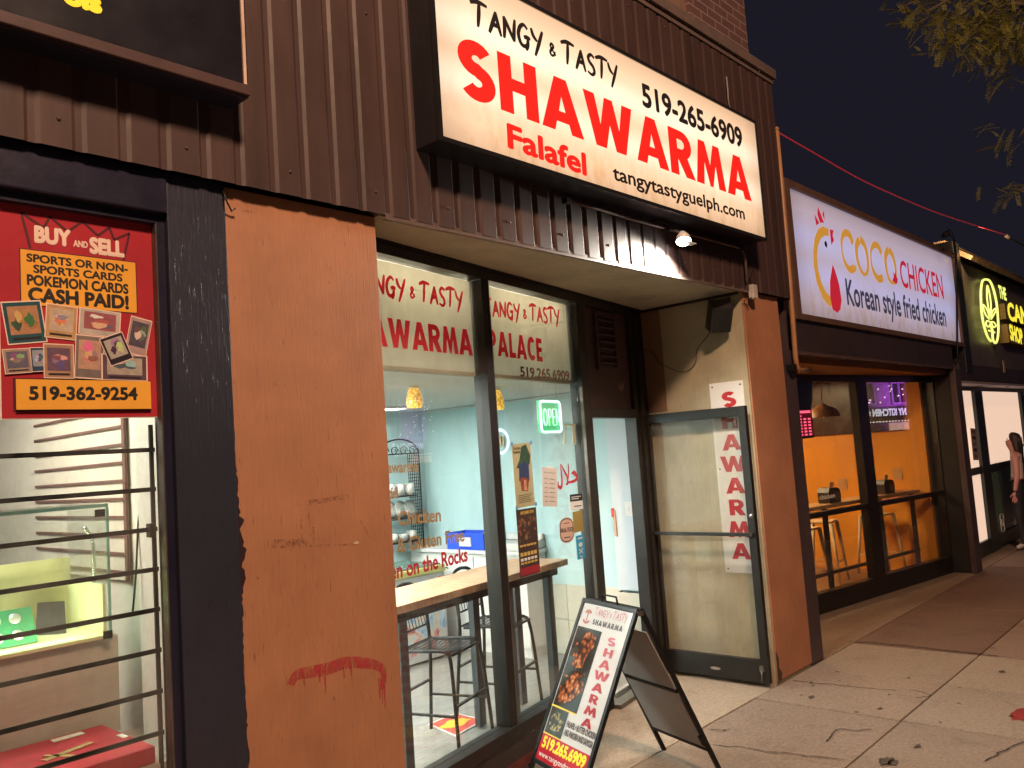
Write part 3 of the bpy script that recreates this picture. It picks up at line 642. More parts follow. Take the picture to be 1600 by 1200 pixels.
t = MB(); t.tube(catmull([at_y(224, 655, .33), at_y(222, 740, .33), at_y(216, 820, .33), at_y(212, 900, .33), at_y(207, 960, .33)]), .004, 6); t.build('cord', M['black'], cbl)
# interior lights (fluorescent troffers)
TUBE = 46
def troffer(name, label, x0, x1, y0, y1, z, s, col=(1, .98, .92), group=None):
    r = thing(name, label, 'ceiling light', ((x0+x1)/2, (y0+y1)/2, z), group=group)
    b = MB(); b.box(x0-.03, x0, y0-.03, y1+.03, z-.025, z); b.box(x1, x1+.03, y0-.03, y1+.03, z-.025, z); b.box(x0, x1, y0-.03, y0, z-.025, z); b.box(x0, x1, y1, y1+.03, z-.025, z); b.build('housing', M['white'], r)
    b = MB(); b.box(x0, x1, y0, y1, z-.018, z-.004); b.build('diffuser', em('diffuser', col, s), r); return r
for X0, X1, lab in ((2.62, 3.5, 'hidden tube light behind the cream banner nearest the orange column'), (3.75, 4.75, 'hidden tube light behind the cream banner with the phone number')):
    r_ = thing('tube_light', lab, 'tube light', tuple(onw((X0+X1)/2, 2.93, -.27))); t = MB(); t.tube([onw(X0, 2.90, -.27), onw(X1, 2.90, -.27)], .014, 10); t.build('tube', em('tube', (1, .83, .60), TUBE), r_)
    t = MB(); t.bar(onw(X0-.03, 2.934, -.27), onw(X1+.03, 2.934, -.27), .05, .03, Z3); t.build('batten', M['white'], r_)
troffer('ceiling_light', 'glowing ceiling panel light over the front of the shawarma shop', 2.15, 3.0, 1.0, 2.0, 2.368, 66)
troffer('ceiling_light', 'long glowing ceiling strip light at the back of the shawarma shop', 3.9, 5.15, 3.05, 3.25, 2.368, 55)
troffer('ceiling_light', 'glowing ceiling panel light over the rear of the shawarma shop', 2.3, 3.1, 2.5, 3.4, 2.368, 66)
troffer('ceiling_light', 'added unseen strip light brightening the card shop window jamb', -.6, 1.2, .16, .24, 2.895, 110, (1, .96, .86))  # added strip, out of view, to brighten the window jamb
troffer('ceiling_light', 'ceiling light of the card shop behind the red poster', .1, 1.0, .7, 1.6, 2.895, 44, (1, .94, .83))

# ================================================================== SHAWARMA LIGHTBOX SIGN
SY = -.23
S = thing('lightbox_sign', 'large glowing peach lightbox sign with big red SHAWARMA lettering on the brown siding', 'sign', (4.35, -.1, 3.35))
sx0, sx1, sz0, sz1 = 2.667, 6.02, 3.350, 4.262
t = MB(); t.box(sx0-.005, sx1+.005, SY+.012, -.046, sz0-.012, sz1+.01, .006); t.build('cabinet', pm('dark_sign_cabinet', (.016, .014, .018), .35, .4, 4), S)
t = MB(); e = .028
t.box(sx0-.012, sx1+.012, SY-.008, SY+.012, sz0-.018, sz0+.006, .002); t.box(sx0-.012, sx1+.012, SY-.008, SY+.012, sz1-.006, sz1+.016, .002)
t.box(sx0-.012, sx0+.006, SY-.008, SY+.012, sz0+.006, sz1-.006); t.box(sx1-.006, sx1+.012, SY-.008, SY+.012, sz0+.006, sz1-.006); t.build('retainer', M['black'], S)
t = MB(); t.box(sx0+.006, sx1-.006, SY, SY+.012, sz0+.006, sz1-.006); t.build('face', sign_face('sign_face', (.98, .60, .35), (1.5, 1.3, 1.0), .95, 0, sz1-sz0, (.36, .68), .12, True, (sx0-4.35, sx1-4.35)), S)
M['signred'] = em('lit_red', (1.0, .012, .006), .95, (.4, .02, .02))
M['signblack'] = pm('sign_black', (.02, .018, .02), .4, .2, 5, emit=(1, .6, .4), estr=.006)
def at_s(x, y): return at_y(x, y, SY)
def letters_px(parent, s, mat, plane, bl, br, tl, gap=.08, lift=.0015, name='lettering', VF=None, capu=1.0):
    O, U, V, w_, h_ = frame_px(plane, bl, br, tl)
    return place(name, parent, mat, VF or glyph_mesh(s, gap), O, U, V, lift, w_, h_, capu=capu)
letters_px(S, 'SHAWARMA', M['signred'], at_s, (719, 148), (1174.5, 315), (716.5, 53), .055)
letters_px(S, '', M['signblack'], at_s, (736, 38), (968, 135), (732.5, 0.5), VF=brush_geo('TANGY & TASTY', .16), capu=1.0, lift=.002)
text_px(S, '519-265-6909', M['signblack'], at_s, (1004, 164), (1161, 231), (1003, 131), .035, False)
text_px(S, 'Falafel', M['signred'], at_s, (793, 229), (917, 274), (791, 193), .035, False)
text_px(S, 'tangytastyguelph.com', M['signblack'], at_s, (958, 280), (1164, 343), (956.5, 258), .022, False)

# flood lamp and conduit under the sign
fl = thing('flood_lamp', 'bright white flood lamp glowing under the big peach lightbox sign', 'lamp', tuple(at_y(1068, 378, -.17)))
c = at_y(1068, 377, -.17)
t = MB(); ax = Vector((-.35, -.25, -.9)).normalized()
t.lathe([(.02, -.075), (.03, -.06), (.045, -.035), (.052, 0), (.049, 0)], c, 20, ax); t.build('lamp_shade', pm('white_lamp_shade', (.75, .74, .7), .35, .1, 8), fl)
t = MB(); t.lathe([(.048, -.006), (.040, .010), (.022, .022), (0, .026)], c, 20, ax); t.build('bulb', em('bulb', (1, .97, .9), 30), fl)
t = MB(); t.bar(c+Vector((-.045, -.02, -.012)), c+Vector((.075, -.03, -.018)), .05, .006, Z3, .002); t.build('visor', M['white'], fl)
t = MB(); t.tube([c-ax*.07, c-ax*.11+Vector((0, .05, .02)), Vector((c.x, -.10, c.z+.10))], .009, 8); t.build('bracket', M['blackmetal'], fl)
fll = lamp('flood_light', 'SPOT', tuple(c+ax*.05), 170, (1.0, .93, .80), shadow_soft_size=.035, spot_size=R(170), spot_blend=.5); aim(fll, c+Vector((-.35, -.15, -.9)))
cn = thing('conduit', 'thin metal conduit running under the big peach lightbox sign', 'pipe', tuple(at_y(990, 345, -.1)))
t = MB(); pts = [at_y(x, y, -.085) for x, y in ((885, 314), (930, 325), (985, 342), (1040, 357), (1100, 372), (1158, 388), (1164, 400), (1167, 440))]
t.tube(pts, .011, 8); t.build('pipe', pm('brown_conduit', (.13, .085, .07), .45, .3, 10), cn)
for k in (0, 3, 5): t = MB(); t.obox(pts[k], X3, Y3, Z3, .022, .018, .018, .003); t.build('coupling', M['bronze'], cn)
jb = thing('junction_box', 'small pale junction box above the orange pillar beside the open door', 'junction box', tuple(at_y(1177, 455, -.06)))
c = at_y(1177, 455, -.07)
t = MB(); t.box(c.x-.035, c.x+.035, c.y-.02, c.y+.025, c.z-.06, c.z+.05, .006); t.build('housing', pm('grey_box', (.5, .45, .4), .5), jb)
t = MB(); t.tube([c+Vector((-.02, 0, .05)), at_y(1172, 432, -.09), at_y(1176, 422, -.08)], .004, 6); t.tube([c+Vector((-.03, 0, -.05)), at_y(1162, 470, -.03), at_y(1170, 484, -.03)], .004, 6); t.build('wire', M['black'], jb)
sc_ = thing('siding_cable', 'loose cable end hanging on the siding above the peach sign', 'cable', tuple(at_y(1137, 150, -.06)))
t = MB(); t.tube(catmull([at_y(1135, 120, -.06), at_y(1137, 140, -.08), at_y(1138, 158, -.07), at_y(1141, 170, -.06)]), .006, 6); t.build('cord', pm('grey_cord', (.3, .25, .24), .5), sc_)

# ================================================================== BLINDS AND WINDOW GRAPHICS
M['blind'] = pm('cream_blind', (.66, .62, .52), .7, .06, 3, stretch=(1, 1, .3), fine=.02)
M['blind'] = bpy.data.materials.new('cream_blind_translucent'); M['blind'].use_nodes = True; _nt = M['blind'].node_tree; _b = _nt.nodes['Principled BSDF']
_c = _mix(_nt, _ramp(_nt, _noise(_nt, 3, 5, .6, (1, 1, .25)), [(.3, 0.0), (.7, 1.0)]), (.58, .53, .42), (.68, .64, .54)); _nt.links.new(_c, _b.inputs['Base Color']); _b.inputs['Roughness'].default_value = .7
_t = _nt.nodes.new('ShaderNodeBsdfTranslucent'); _nt.links.new(_c, _t.inputs[0]); _m = _nt.nodes.new('ShaderNodeMixShader'); _m.inputs[0].default_value = .45
_nt.links.new(_b.outputs[0], _m.inputs[1]); _nt.links.new(_t.outputs[0], _m.inputs[2]); _nt.links.new(_m.outputs[0], _nt.nodes['Material Output'].inputs[0])
def blind(label, X0, X1):
    r = thing('banner', label, 'banner', tuple(onw((X0+X1)/2, 2.34, -.03)))
    t = MB(); t.quad(onw(X0, 2.338, -.031), onw(X1, 2.338, -.031), onw(X1, 2.905, -.031), onw(X0, 2.905, -.031)); t.build('sheet', M['blind'], r)
    t = MB(); wbox(t, X0, X1, 2.330, 2.352, -.040, -.0285, .002); t.build('hem', pm('cream_hem', (.52, .46, .36), .7), r)
    return r
def transl(name, col):
    m = pm(name, col, .5, .12, 6, fine=.03); _nt = m.node_tree; _t = _nt.nodes.new('ShaderNodeBsdfTranslucent'); _t.inputs[0].default_value = (*col, 1); _m = _nt.nodes.new('ShaderNodeMixShader'); _m.inputs[0].default_value = .75
    _nt.links.new(_nt.nodes['Principled BSDF'].outputs[0], _m.inputs[1]); _nt.links.new(_t.outputs[0], _m.inputs[2]); _nt.links.new(_m.outputs[0], _nt.nodes['Material Output'].inputs[0]); return m
M['redt'] = transl('red_banner_ink', (.92, .03, .06)); M['darkredt'] = transl('dark_red_banner_ink', (.75, .03, .05))
def at_b(x, y): return at_w(x, y, -.0305)
b1 = blind('cream window banner reading AWARMA in red next to the orange column', 2.50, 3.575)
b2 = blind('cream window banner reading PALACE with a phone number', 3.668, 4.79)
letters_px(b1, '', M['redt'], at_b, (548, 451), (725, 484), (547, 419), VF=brush_geo('TANGY & TASTY', .17))
letters_px(b1, 'SHAWARMA', M['redt'], at_b, (527, 534), (739, 556), (524, 484), .05)
letters_px(b2, '', M['redt'], at_b, (756, 493), (876, 507), (754, 467), VF=brush_geo('TANGY & TASTY', .165))
letters_px(b2, 'PALACE', M['redt'], at_b, (763, 554), (848, 565.5), (760.5, 514), .09)
text_px(b2, '519.265.6909', M['darkred'], at_b, (813, 588), (890, 594), (812, 573), .035, True)
def at_g(x, y): return at_w(x, y, .0028)
# lettering on the glass: cut vinyl
GL1 = thing('window_lettering', 'gold and red cut letters on the shawarma shop glass naming chicken and rocks', 'lettering', tuple(at_g(670, 850)))
text_px(GL1, 'Chicken', M['gold'], at_g, (622, 821), (689, 814), (620.5, 800), .025, False, lift=.0006)
text_px(GL1, '& Gluten Free', M['gold'], at_g, (621, 863), (726, 845), (619.5, 842), .025, False, lift=.0006)
text_px(GL1, 'Chicken on the Rocks', M['red'], at_g, (559, 919), (731, 876), (557, 894), .03, False, lift=.0006)
text_px(GL1, 'Shawarma', M['gold'], at_g, (590, 740), (654, 736), (589, 723), .03, False, lift=.0006)
text_px(GL1, 'Falafel', M['gold'], at_g, (590, 781), (622, 778), (589, 764), .03, False, lift=.0006)

# halal calligraphy
hl = thing('halal_lettering', 'red Arabic halal lettering stuck on the window glass', 'lettering', tuple(at_g(887, 745)))
O = at_g(872, 765); e1 = at_g(905, 765) - O; e2 = at_g(872, 722) - O
V, Fs = [], []
def px_stroke(pts, wmax):
    P = []
    for x, y in pts:
        q = at_g(x, y) - O; P.append((q.dot(WD), q.z))
    ribbon(P, lambda u: wmax*(.35+.9*math.sin(math.pi*min(1, .08+.85*u))), -len(Fs)*1e-6, V, Fs)
px_stroke([(875.5, 725), (877, 740), (878, 755), (876, 762), (872.5, 759), (872, 752)], .020)
px_stroke([(877, 726), (881, 735), (886, 745), (887, 755), (884, 757)], .017)
px_stroke([(887.5, 724), (888.5, 740), (887, 752)], .014)
px_stroke([(886, 754), (892, 753), (898, 751), (902, 746), (897, 741), (893, 738)], .018)
px_stroke([(893, 740), (898, 737), (902, 745)], .014)
place('lettering', hl, M['red'], (V, Fs), O + WD*min(v[0] for v in V), WD, Z3, .0006, None, 1.0, bbox=False, capu=1.0)

def poster_w(name, label, cat, corners, col_mat, off=-.012):
    bl, br, tl = corners; pf = lambda x, y: at_w(x, y, off); O, U, V, w_, h_ = frame_px(pf, bl, br, tl)
    r = thing(name, label, cat, tuple(O)); sheet(O, U, V, w_, h_, 0).build('paper', col_mat, r); return r, O, U, V, w_, h_
def patch(parent, name, mat, O, U, V, x0, x1, y0, y1, lift=.0008, poly=None, label=None):
    pl = poly or [(x0, y0), (x1, y0), (x1, y1), (x0, y1)]
    return MB().prism(pl, O + U.cross(V)*lift, U, V, .0003).build(name, mat, parent, label)
def blob(cx, cy, rx, ry, n=14, j=.25, seed=1):
    rr = random.Random(seed); return [(cx+rx*math.cos(2*math.pi*i/n)*(1+rr.uniform(-j, j)), cy+ry*math.sin(2*math.pi*i/n)*(1+rr.uniform(-j, j))) for i in range(n)]
# posters behind / on the glass
r, O, U, V, a, h = poster_w('event_poster', 'tan event poster with a dark tree shape taped to the window with blue tape', 'poster', ((807, 795), (836, 789), (800, 694)), pm('tan_paper', (.42, .36, .20), .6, .1, 4), .004)
patch(r, 'tree_art', pm('dark_green_art', (.03, .075, .045), .5, .5, 30), O, U, V, 0, 0, 0, 0, poly=[(.15*a, .62*h), (.35*a, .75*h), (.5*a, .95*h), (.75*a, .98*h), (.95*a, .80*h), (.88*a, .66*h), (.6*a, .6*h)])
patch(r, 'figure_art', pm('blue_art', (.03, .05, .13), .5, .5, 30), O, U, V, 0, 0, 0, 0, .0012, poly=[(.25*a, .42*h), (.3*a, .66*h), (.55*a, .7*h), (.82*a, .68*h), (.8*a, .40*h)])
patch(r, 'figure_art', pm('rust_art', (.25, .05, .03), .5, .5, 30), O, U, V, 0, 0, 0, 0, .0016, poly=[(.35*a, .26*h), (.3*a, .45*h), (.5*a, .47*h), (.78*a, .42*h), (.66*a, .24*h)])
patch(r, 'figure_art', pm('skin_art', (.5, .26, .16), .5, .3, 30), O, U, V, 0, 0, 0, 0, .002, poly=[(.46*a, .26*h), (.5*a, .42*h), (.6*a, .42*h), (.64*a, .26*h)])
text_at(r, 'The Cherry', M['ink'], O+U*.06*a+V*.91*h, U, V, .40*a, .045*h, .02)
text_at(r, 'Festival', M['ink'], O+U*.06*a+V*.85*h, U, V, .34*a, .045*h, .02)
for k in range(5): patch(r, 'text_line', M['ink'], O, U, V, .14*a, (.9-.07*(k % 3))*a, (.185-.028*k)*h, (.193-.028*k)*h)
for (x, y) in ((-.06, .97), (.98, .97), (-.06, -.02), (.98, -.02)): patch(r, 'tape', pm('blue_tape', (.12, .28, .5), .5), O, U, V, x*a, (x+.12)*a, y*h, (y+.06)*h, .0022)
r, O, U, V, a, h = poster_w('concert_poster', 'dark crowded concert poster with yellow lettering below the tan poster', 'poster', ((813, 903), (844, 894), (808, 797)), pm('dark_poster', (.055, .028, .024), .5, .6, 40, fine=.3), .004)
rr = random.Random(5)
for k in range(26):
    x, y = rr.uniform(.08, .9)*a, rr.uniform(.52, .86)*h; patch(r, 'crowd_art', pm('crowd', (rr.uniform(.12, .35), rr.uniform(.05, .14), .05), .5, .4, 40), O, U, V, 0, 0, 0, 0, .0006+k*.00002, poly=blob(x, y, rr.uniform(.03, .07)*a, rr.uniform(.02, .035)*h, 8, .35, k))
yl = pm('poster_gold', (.62, .42, .10), .5, .2, 20)
text_at(r, 'SAT JUNE 12TH', yl, O+U*.2*a+V*.925*h, U, V, .66*a, .04*h, .06)
for k, (y, s) in enumerate(((.30, .055), (.23, .04), (.18, .03), (.44, .03))): 
    for q in range(5): patch(r, 'text_block', yl if k != 1 else M['sheet'], O, U, V, (.08+.17*q)*a, (.08+.17*q+.13)*a, y*h, (y+s)*h)
patch(r, 'red_band', M['darkred'], O, U, V, .02*a, .98*a, .02*h, .13*h)
r, O, U, V, a, h = poster_w('hours_notice', 'small white printed notice of opening hours taped on the window', 'notice', ((848, 791), (871, 792), (845, 729)), pm('pinkish_paper', (.60, .52, .47), .6, .06, 5), .004)
text_at(r, 'Hours of Operation', M['ink'], O+U*.12*a+V*.86*h, U, V, .75*a, .022*h, .01)
for k in range(6):
    patch(r, 'text_line', M['ink'], O, U, V, .14*a, .34*a, (.70-.115*k)*h, (.712-.115*k)*h); patch(r, 'text_line', M['ink'], O, U, V, .46*a, .84*a, (.70-.115*k)*h, (.712-.115*k)*h)
patch(r, 'tape', M['sheet'], O, U, V, .4*a, .75*a, .98*h, 1.03*h, .001)
r, O, U, V, a, h = poster_w('window_card', 'black and white card on the window glass above the gold card', 'card', ((891.5, 798), (911, 795), (889, 773)), M['sheet'], .004)
patch(r, 'black_header', M['ink'], O, U, V, 0, a, .55*h, h); patch(r, 'text_line', M['sheet'], O, U, V, .12*a, .88*a, .80*h, .85*h, .0012); patch(r, 'text_line', M['sheet'], O, U, V, .12*a, .7*a, .68*h, .73*h, .0012)
patch(r, 'text_line', M['ink'], O, U, V, .3*a, .85*a, .2*h, .26*h)
r, O, U, V, a, h = poster_w('gold_card', 'plain gold card on the window glass beside the halal food badge', 'card', ((897, 833), (912, 829), (894.5, 800)), pm('gold_card', (.34, .24, .07), .5, .15, 5), .004)
r, O, U, V, a, h = poster_w('blue_sticker', 'blue window sticker with white crossed cutlery', 'sticker', ((902.5, 875), (915, 871), (899, 838)), pm('blue_sticker', (.03, .32, .55), .4, .1, 5), .004)
patch(r, 'cutlery', M['sheet'], O, U, V, 0, 0, 0, 0, poly=blob(.5*a, .6*h, .24*a, .10*h, 12, .08))
for s in (1, -1): patch(r, 'cutlery', M['sheet'], O, U, V, 0, 0, 0, 0, .001+.0003*s, poly=[(.5*a-s*.28*a, .24*h), (.5*a-s*.2*a, .22*h), (.5*a+s*.28*a, .42*h), (.5*a+s*.2*a, .44*h)])
patch(r, 'text_line', M['sheet'], O, U, V, .2*a, .8*a, .84*h, .9*h); patch(r, 'text_line', M['sheet'], O, U, V, .35*a, .65*a, .07*h, .12*h)
# halal badge
pf = lambda x, y: at_w(x, y, .004)
O, U, V, a, h = frame_px(pf, (875.5, 850), (897.5, 846), (873, 810))
hb = thing('halal_badge', 'pink oval HALAL FOOD badge sticker with a dark ring on the window', 'sticker', tuple(O))
def oct_(m): return [(x*a, y*h) for x, y in ((.5+.5*m*c_, .5+.5*m*s_*1.0) for c_, s_ in ((-1, -.55), (-.75, -.85), (-.3, -1), (.3, -1), (.75, -.85), (1, -.55), (1, .55), (.75, .85), (.3, 1), (-.3, 1), (-.75, .85), (-1, .55)))]
pk = pm('badge_pink', (.66, .42, .33), .4, .06, 5)
patch(hb, 'badge', pk, O, U, V, 0, 0, 0, 0, .0, poly=oct_(1)); patch(hb, 'ring', M['ink'], O, U, V, 0, 0, 0, 0, .0004, poly=oct_(.93)); patch(hb, 'badge', pk, O, U, V, 0, 0, 0, 0, .0008, poly=oct_(.85))
text_at(hb, 'HALAL FOOD', M['ink'], O+U*.02*a+V*.43*h, U, V, .96*a, .16*h, .04, lift=.0014)
patch(hb, 'text_line', M['ink'], O, U, V, .3*a, .7*a, .76*h, .79*h, .0012); patch(hb, 'text_line', M['ink'], O, U, V, .28*a, .72*a, .19*h, .23*h, .0012)

# ---- neon OPEN sign hanging behind the glass
pf = lambda x, y: at_w(x, y, -.06)
O, U, V, a, h = frame_px(pf, (845, 677), (878, 676), (839, 625))
ns = thing('neon_open_sign', 'green neon OPEN sign with a glowing white border behind the window', 'neon sign', tuple(O))
N_ = U.cross(V)
sheet(O, U, V, a, h, -.012, .006).build('back_board', pm('clear_green_board', (.10, .5, .25), .3, .1, 5, emit=(.06, 1.0, .30), estr=.22), ns)
def rr_path(x0, x1, y0, y1, r):
    P = []
    for cx_, cy_, a0 in ((x1-r, y1-r, 0), (x0+r, y1-r, 90), (x0+r, y0+r, 180), (x1-r, y0+r, 270)): P += arc(cx_, cy_, r, r, a0, a0+90, 5)
    return P + [P[0]]
t = MB(); t.tube([O+U*x+V*y+N_*.004 for x, y in rr_path(.03*a, .97*a, .03*h, .97*h, .1*a)], .0075, 8, False); t.build('border_tube', em('neon_white', (.62, 1.0, .95), 2.6), ns)
t = MB()
def nl(pts): t.tube([O+U*((.07+x*.86)*a)+V*(y*h)+N_*.008 for x, y in pts], .0042, 6)
nl(arc(.17, .48, .10, .25, 0, 360, 18)); nl([(.36, .22), (.36, .73), (.45, .73), (.50, .65), (.50, .56), (.45, .48), (.36, .47)]); nl([(.71, .24), (.58, .24), (.58, .73), (.71, .73)]); nl([(.58, .49), (.69, .49)]); nl([(.78, .24), (.78, .73), (.94, .24), (.94, .73)])
t.build('letter_tube', em('neon_green', (.35, 1.0, .55), 2.0), ns)
t = MB()
for x in (.15, .85): t.tube([O+U*(x*a)+V*h, O+U*(x*a)+V*(h+.12)], .0012, 5)
t.build('hanging_chain', M['chrome'], ns)
tg = thing('hanging_tag', 'pale bundle of tags hanging by the window post next to the neon sign', 'tag', tuple(at_w(890, 672, -.03)))
t = MB()
for (x0, y0, x1, y1, w_) in ((884, 664, 881, 694, .018), (896, 664, 897, 694, .045)): t.bar(at_w(x0, y0, -.03), at_w(x1, y1, -.03), w_, .004, WN)
t.bar(at_w(880, 664, -.03), at_w(899, 664, -.03), .012, .004, WN); t.build('tag', pm('cream_tag', (.65, .6, .42), .5), tg)
t = MB(); t.tube([at_w(892, 645, -.03), at_w(893, 664, -.03)], .002, 5); t.build('string', M['white'], tg)

# ---- pendant lamps
am = bpy.data.materials.new('amber_mosaic_glass'); am.use_nodes = True; nt_ = am.node_tree; b_ = nt_.nodes['Principled BSDF']
vo = nt_.nodes.new('ShaderNodeTexVoronoi'); vo.inputs['Scale'].default_value = 55; tc_ = nt_.nodes.new('ShaderNodeTexCoord'); nt_.links.new(tc_.outputs['Object'], vo.inputs['Vector'])
nt_.links.new(_ramp(nt_, vo.outputs['Distance'], [(.2, (1.0, .62, .08)), (.75, (.30, .10, .01))]), b_.inputs['Emission Color']); b_.inputs['Emission Strength'].default_value = 1.15; b_.inputs['Base Color'].default_value = (.6, .35, .08, 1); b_.inputs['Roughness'].default_value = .25
def pendant(label, x, y, X):
    yq = 1.45
    p = at_y(x, y, yq)
    r = thing('pendant_lamp', label, 'pendant lamp', tuple(p), group='amber pendant lamps over the window table')
    t = MB(); t.lathe([(.052, 0), (.058, .03), (.055, .07), (.045, .11), (.034, .135), (.026, .15), (.022, .15), (.05, .03), (.046, 0)], p, 24); t.build('lamp_shade', am, r)
    t = MB(); t.lathe([(.027, .15), (.013, .20), (.009, .225), (.0, .225)], p, 16); t.tube([p+Z3*.22, Vector((p.x, p.y, 2.362))], .003, 6); t.build('stem', M['chrome'], r)
    t = MB(); t.lathe([(.04, 0), (.035, -.012), (0, -.018)], (p.x, p.y, 2.368), 16); t.build('canopy', M['white'], r)
    t = MB(); t.lathe([(0, .02), (.02, .03), (.022, .06), (0, .08)], p, 12); t.build('bulb', em('warm_bulb', (1, .8, .45), 9), r)
pendant('amber mosaic pendant lamp in front of the blue wall near the orange column', 648, 637, 0)
pendant('amber mosaic pendant lamp beside the neon sign behind the window', 777, 640, 0)

# ================================================================== SHAWARMA SHOP FURNITURE
M['tabletop'] = plank_mat('wood_tabletop', (.52, .32, .19), (.42, .24, .14), 1.8, .3, .35, R(-7))
tl = at_z(887, 873, 1.06); td = Vector((.982, .15, 0)).normalized(); tn = Vector((-td.y, td.x, 0))
T = thing('bar_table', 'long wooden topped bar table on dark legs behind the window glass', 'table', (tl.x-1, tl.y+.2, .012))
t = MB(); L_ = 2.45; Dp = .47
t.obox(tl - td*(L_/2) + tn*(Dp/2) - Z3*.022, td, tn, Z3, L_/2, Dp/2, .022, .003); t.build('tabletop', M['tabletop'], T)
t = MB(); t.obox(tl - td*(L_/2) + tn*.07 - Z3*.075, td, tn, Z3, L_/2-.06, .012, .03); t.build('apron', M['blackmetal'], T)
M['greyleg'] = pm('dark_grey_leg', (.05, .055, .06), .45, .2, 6)
for s in (.10, .62, 1.7): 
    for q in (.10, Dp-.08):
        p = tl - td*(s+.04) + tn*q; t = MB(); t.obox(Vector((p.x, p.y, .53)), td, tn, Z3, .034, .024, .507, .002); t.build('leg', M['greyleg'], T)

def make_stool(label):
    """bar stool built at the origin, sitter faces -y"""
    r = thing('bar_stool', label, 'bar stool', (0, 0, 0), group='dark wire bar stools at the window table')
    zs = .63; hw = .20
    for sx_ in (-1, 1):
        t = MB(); t.tube(catmull([(sx_*.235, -.235, 0), (sx_*.215, -.21, .4), (sx_*.20, -.19, .58), (sx_*.195, -.165, zs-.01), (sx_*.19, -.10, zs), (sx_*.19, .15, zs-.01)]), .0125, 8); t.build('leg', M['blackmetal'], r)
        t = MB(); t.tube(catmull([(sx_*.225, .235, 0), (sx_*.205, .20, .4), (sx_*.19, .185, .63), (sx_*.19, .205, .84), (sx_*.165, .235, .95), (sx_*.10, .25, 1.0), (0, .255, 1.015)]), .0125, 8); t.build('leg', M['blackmetal'], r)
    t = MB(); n = 17; m = 14
    def sp(u, v):
        x = (u-.5)*.38; y = -.20+v*.37; dip = -.03*math.cos((u-.5)*math.pi)*math.sin(math.pi*min(1, v*1.1)) - (.02*(1-v*8) if v < .125 else 0)
        return Vector((x, y, zs-.002+dip))
    for i in range(n): t.tube([sp(i/(n-1), j/(m-1)) for j in range(m)], .0028, 5, False)
    for j in range(m): t.tube([sp(i/(n-1), j/(m-1)) for i in range(n)], .0024 if j % 13 else .009, 5, False)
    t.build('seat', M['blackmetal'], r)
    t = MB(); t.tube([(-.19, .19, .72), (.19, .19, .72)], .007, 6); t.tube([(-.19, .2, .86), (.19, .2, .86)], .007, 6)
    for k in range(9): t.tube([(-.16+.04*k, .19, .72), (-.15+.0375*k, .215, .86)], .003, 5)
    t.build('backrest', M['blackmetal'], r)
    for (a, b) in (((-.218, -.217, .30), (.218, -.217, .30)), ((-.21, .208, .34), (.21, .208, .34)), ((-.218, -.217, .24), (-.213, .215, .24)), ((.218, -.217, .24), (.213, .215, .24))):
        t = MB(); t.bar(a, b, .022, .012, Z3); t.build('foot_rail', M['blackmetal'], r)
    return r
def dup(r, loc, rz, label):
    n = r.copy(); COL.objects.link(n); n.location = loc; n.rotation_euler = (0, 0, rz); n['label'] = label
    for c in list(r.children):
        d = c.copy(); COL.objects.link(d); d.parent = n
    return n
st1 = make_stool('dark wire bar stool beside the orange column with its back to the freezer')
st1.location = (3.78, 1.25, .012); st1.rotation_euler = (0, 0, R(18))
dup(st1, (4.49, 1.43, .012), R(18), 'dark wire bar stool near the end of the wooden bar table')

# cabinet with sink along the side wall
cab = thing('sink_cabinet', 'white sink cabinet with small dark door pulls along the blue wall', 'cabinet', (5.85, 2.9, 0))
t = MB(); t.box(5.70, 5.985, 2.18, 3.76, .10, .93, .004); t.box(5.73, 5.985, 2.20, 3.76, .012, .10); t.build('carcass', M['white'], cab)
t = MB(); t.box(5.67, 5.986, 2.15, 3.77, .932, .965, .004); t.build('worktop', M['white'], cab)
for y in (2.62, 3.05, 3.48):
    t = MB(); t.box(5.688, 5.698, y-.21, y+.21, .13, .90, .003); dd = t.build('cabinet_door', M['white'], cab)
    t = MB(); t.tube([(5.685, y+.14, .78), (5.668, y+.15, .79), (5.668, y+.19, .79), (5.685, y+.2, .78)], .006, 6); t.build('handle', M['blackmetal'], dd)
sk = MB(); sk.box(5.66, 5.985, 2.17, 2.62, .967, 1.04, .02); sk.box(5.94, 5.984, 2.17, 2.62, 1.042, 1.10, .012); sk.build('sink', M['sheet'], cab)
cr = thing('plastic_crate', 'blue plastic crate with a white label on the white sink cabinet', 'crate', (5.8, 3.0, .967))
def crate(b, x0, x1, y0, y1, z0, z1, t_):
    b.box(x0, x1, y0, y1, z0, z0+t_); b.box(x0, x0+t_, y0, y1, z0+t_, z1); b.box(x1-t_, x1, y0, y1, z0+t_, z1); b.box(x0+t_, x1-t_, y0, y0+t_, z0+t_, z1); b.box(x0+t_, x1-t_, y1-t_, y1, z0+t_, z1)
    b.box(x0-.012, x0-.001, y0-.012, y1+.012, z1-.025, z1); b.box(x0, x1, y0-.012, y0-.001, z1-.025, z1)
p0 = at_x(700, 853, 5.70); p1 = at_x(757, 853, 5.70)
t = MB(); crate(t, 5.69, 5.95, p1.y, p0.y, .967, 1.125, .008); t.build('body', pm('blue_plastic', (.02, .08, .62), .4, .15, 6), cr)
t = MB(); ym = (p0.y+p1.y)/2; t.box(5.678, 5.689, ym-.09, ym+.07, 1.0, 1.085); t.build('label', M['sheet'], cr)
t = MB(); t.bar((5.80, p1.y+.05, 1.0), (5.86, p1.y+.30, 1.06), .05, .03, Z3); t.bar((5.75, p1.y+.1, 1.08), (5.80, p1.y-.02, 1.17), .03, .02, X3); t.build('contents', pm('pink_packet', (.7, .35, .33), .5), cr)
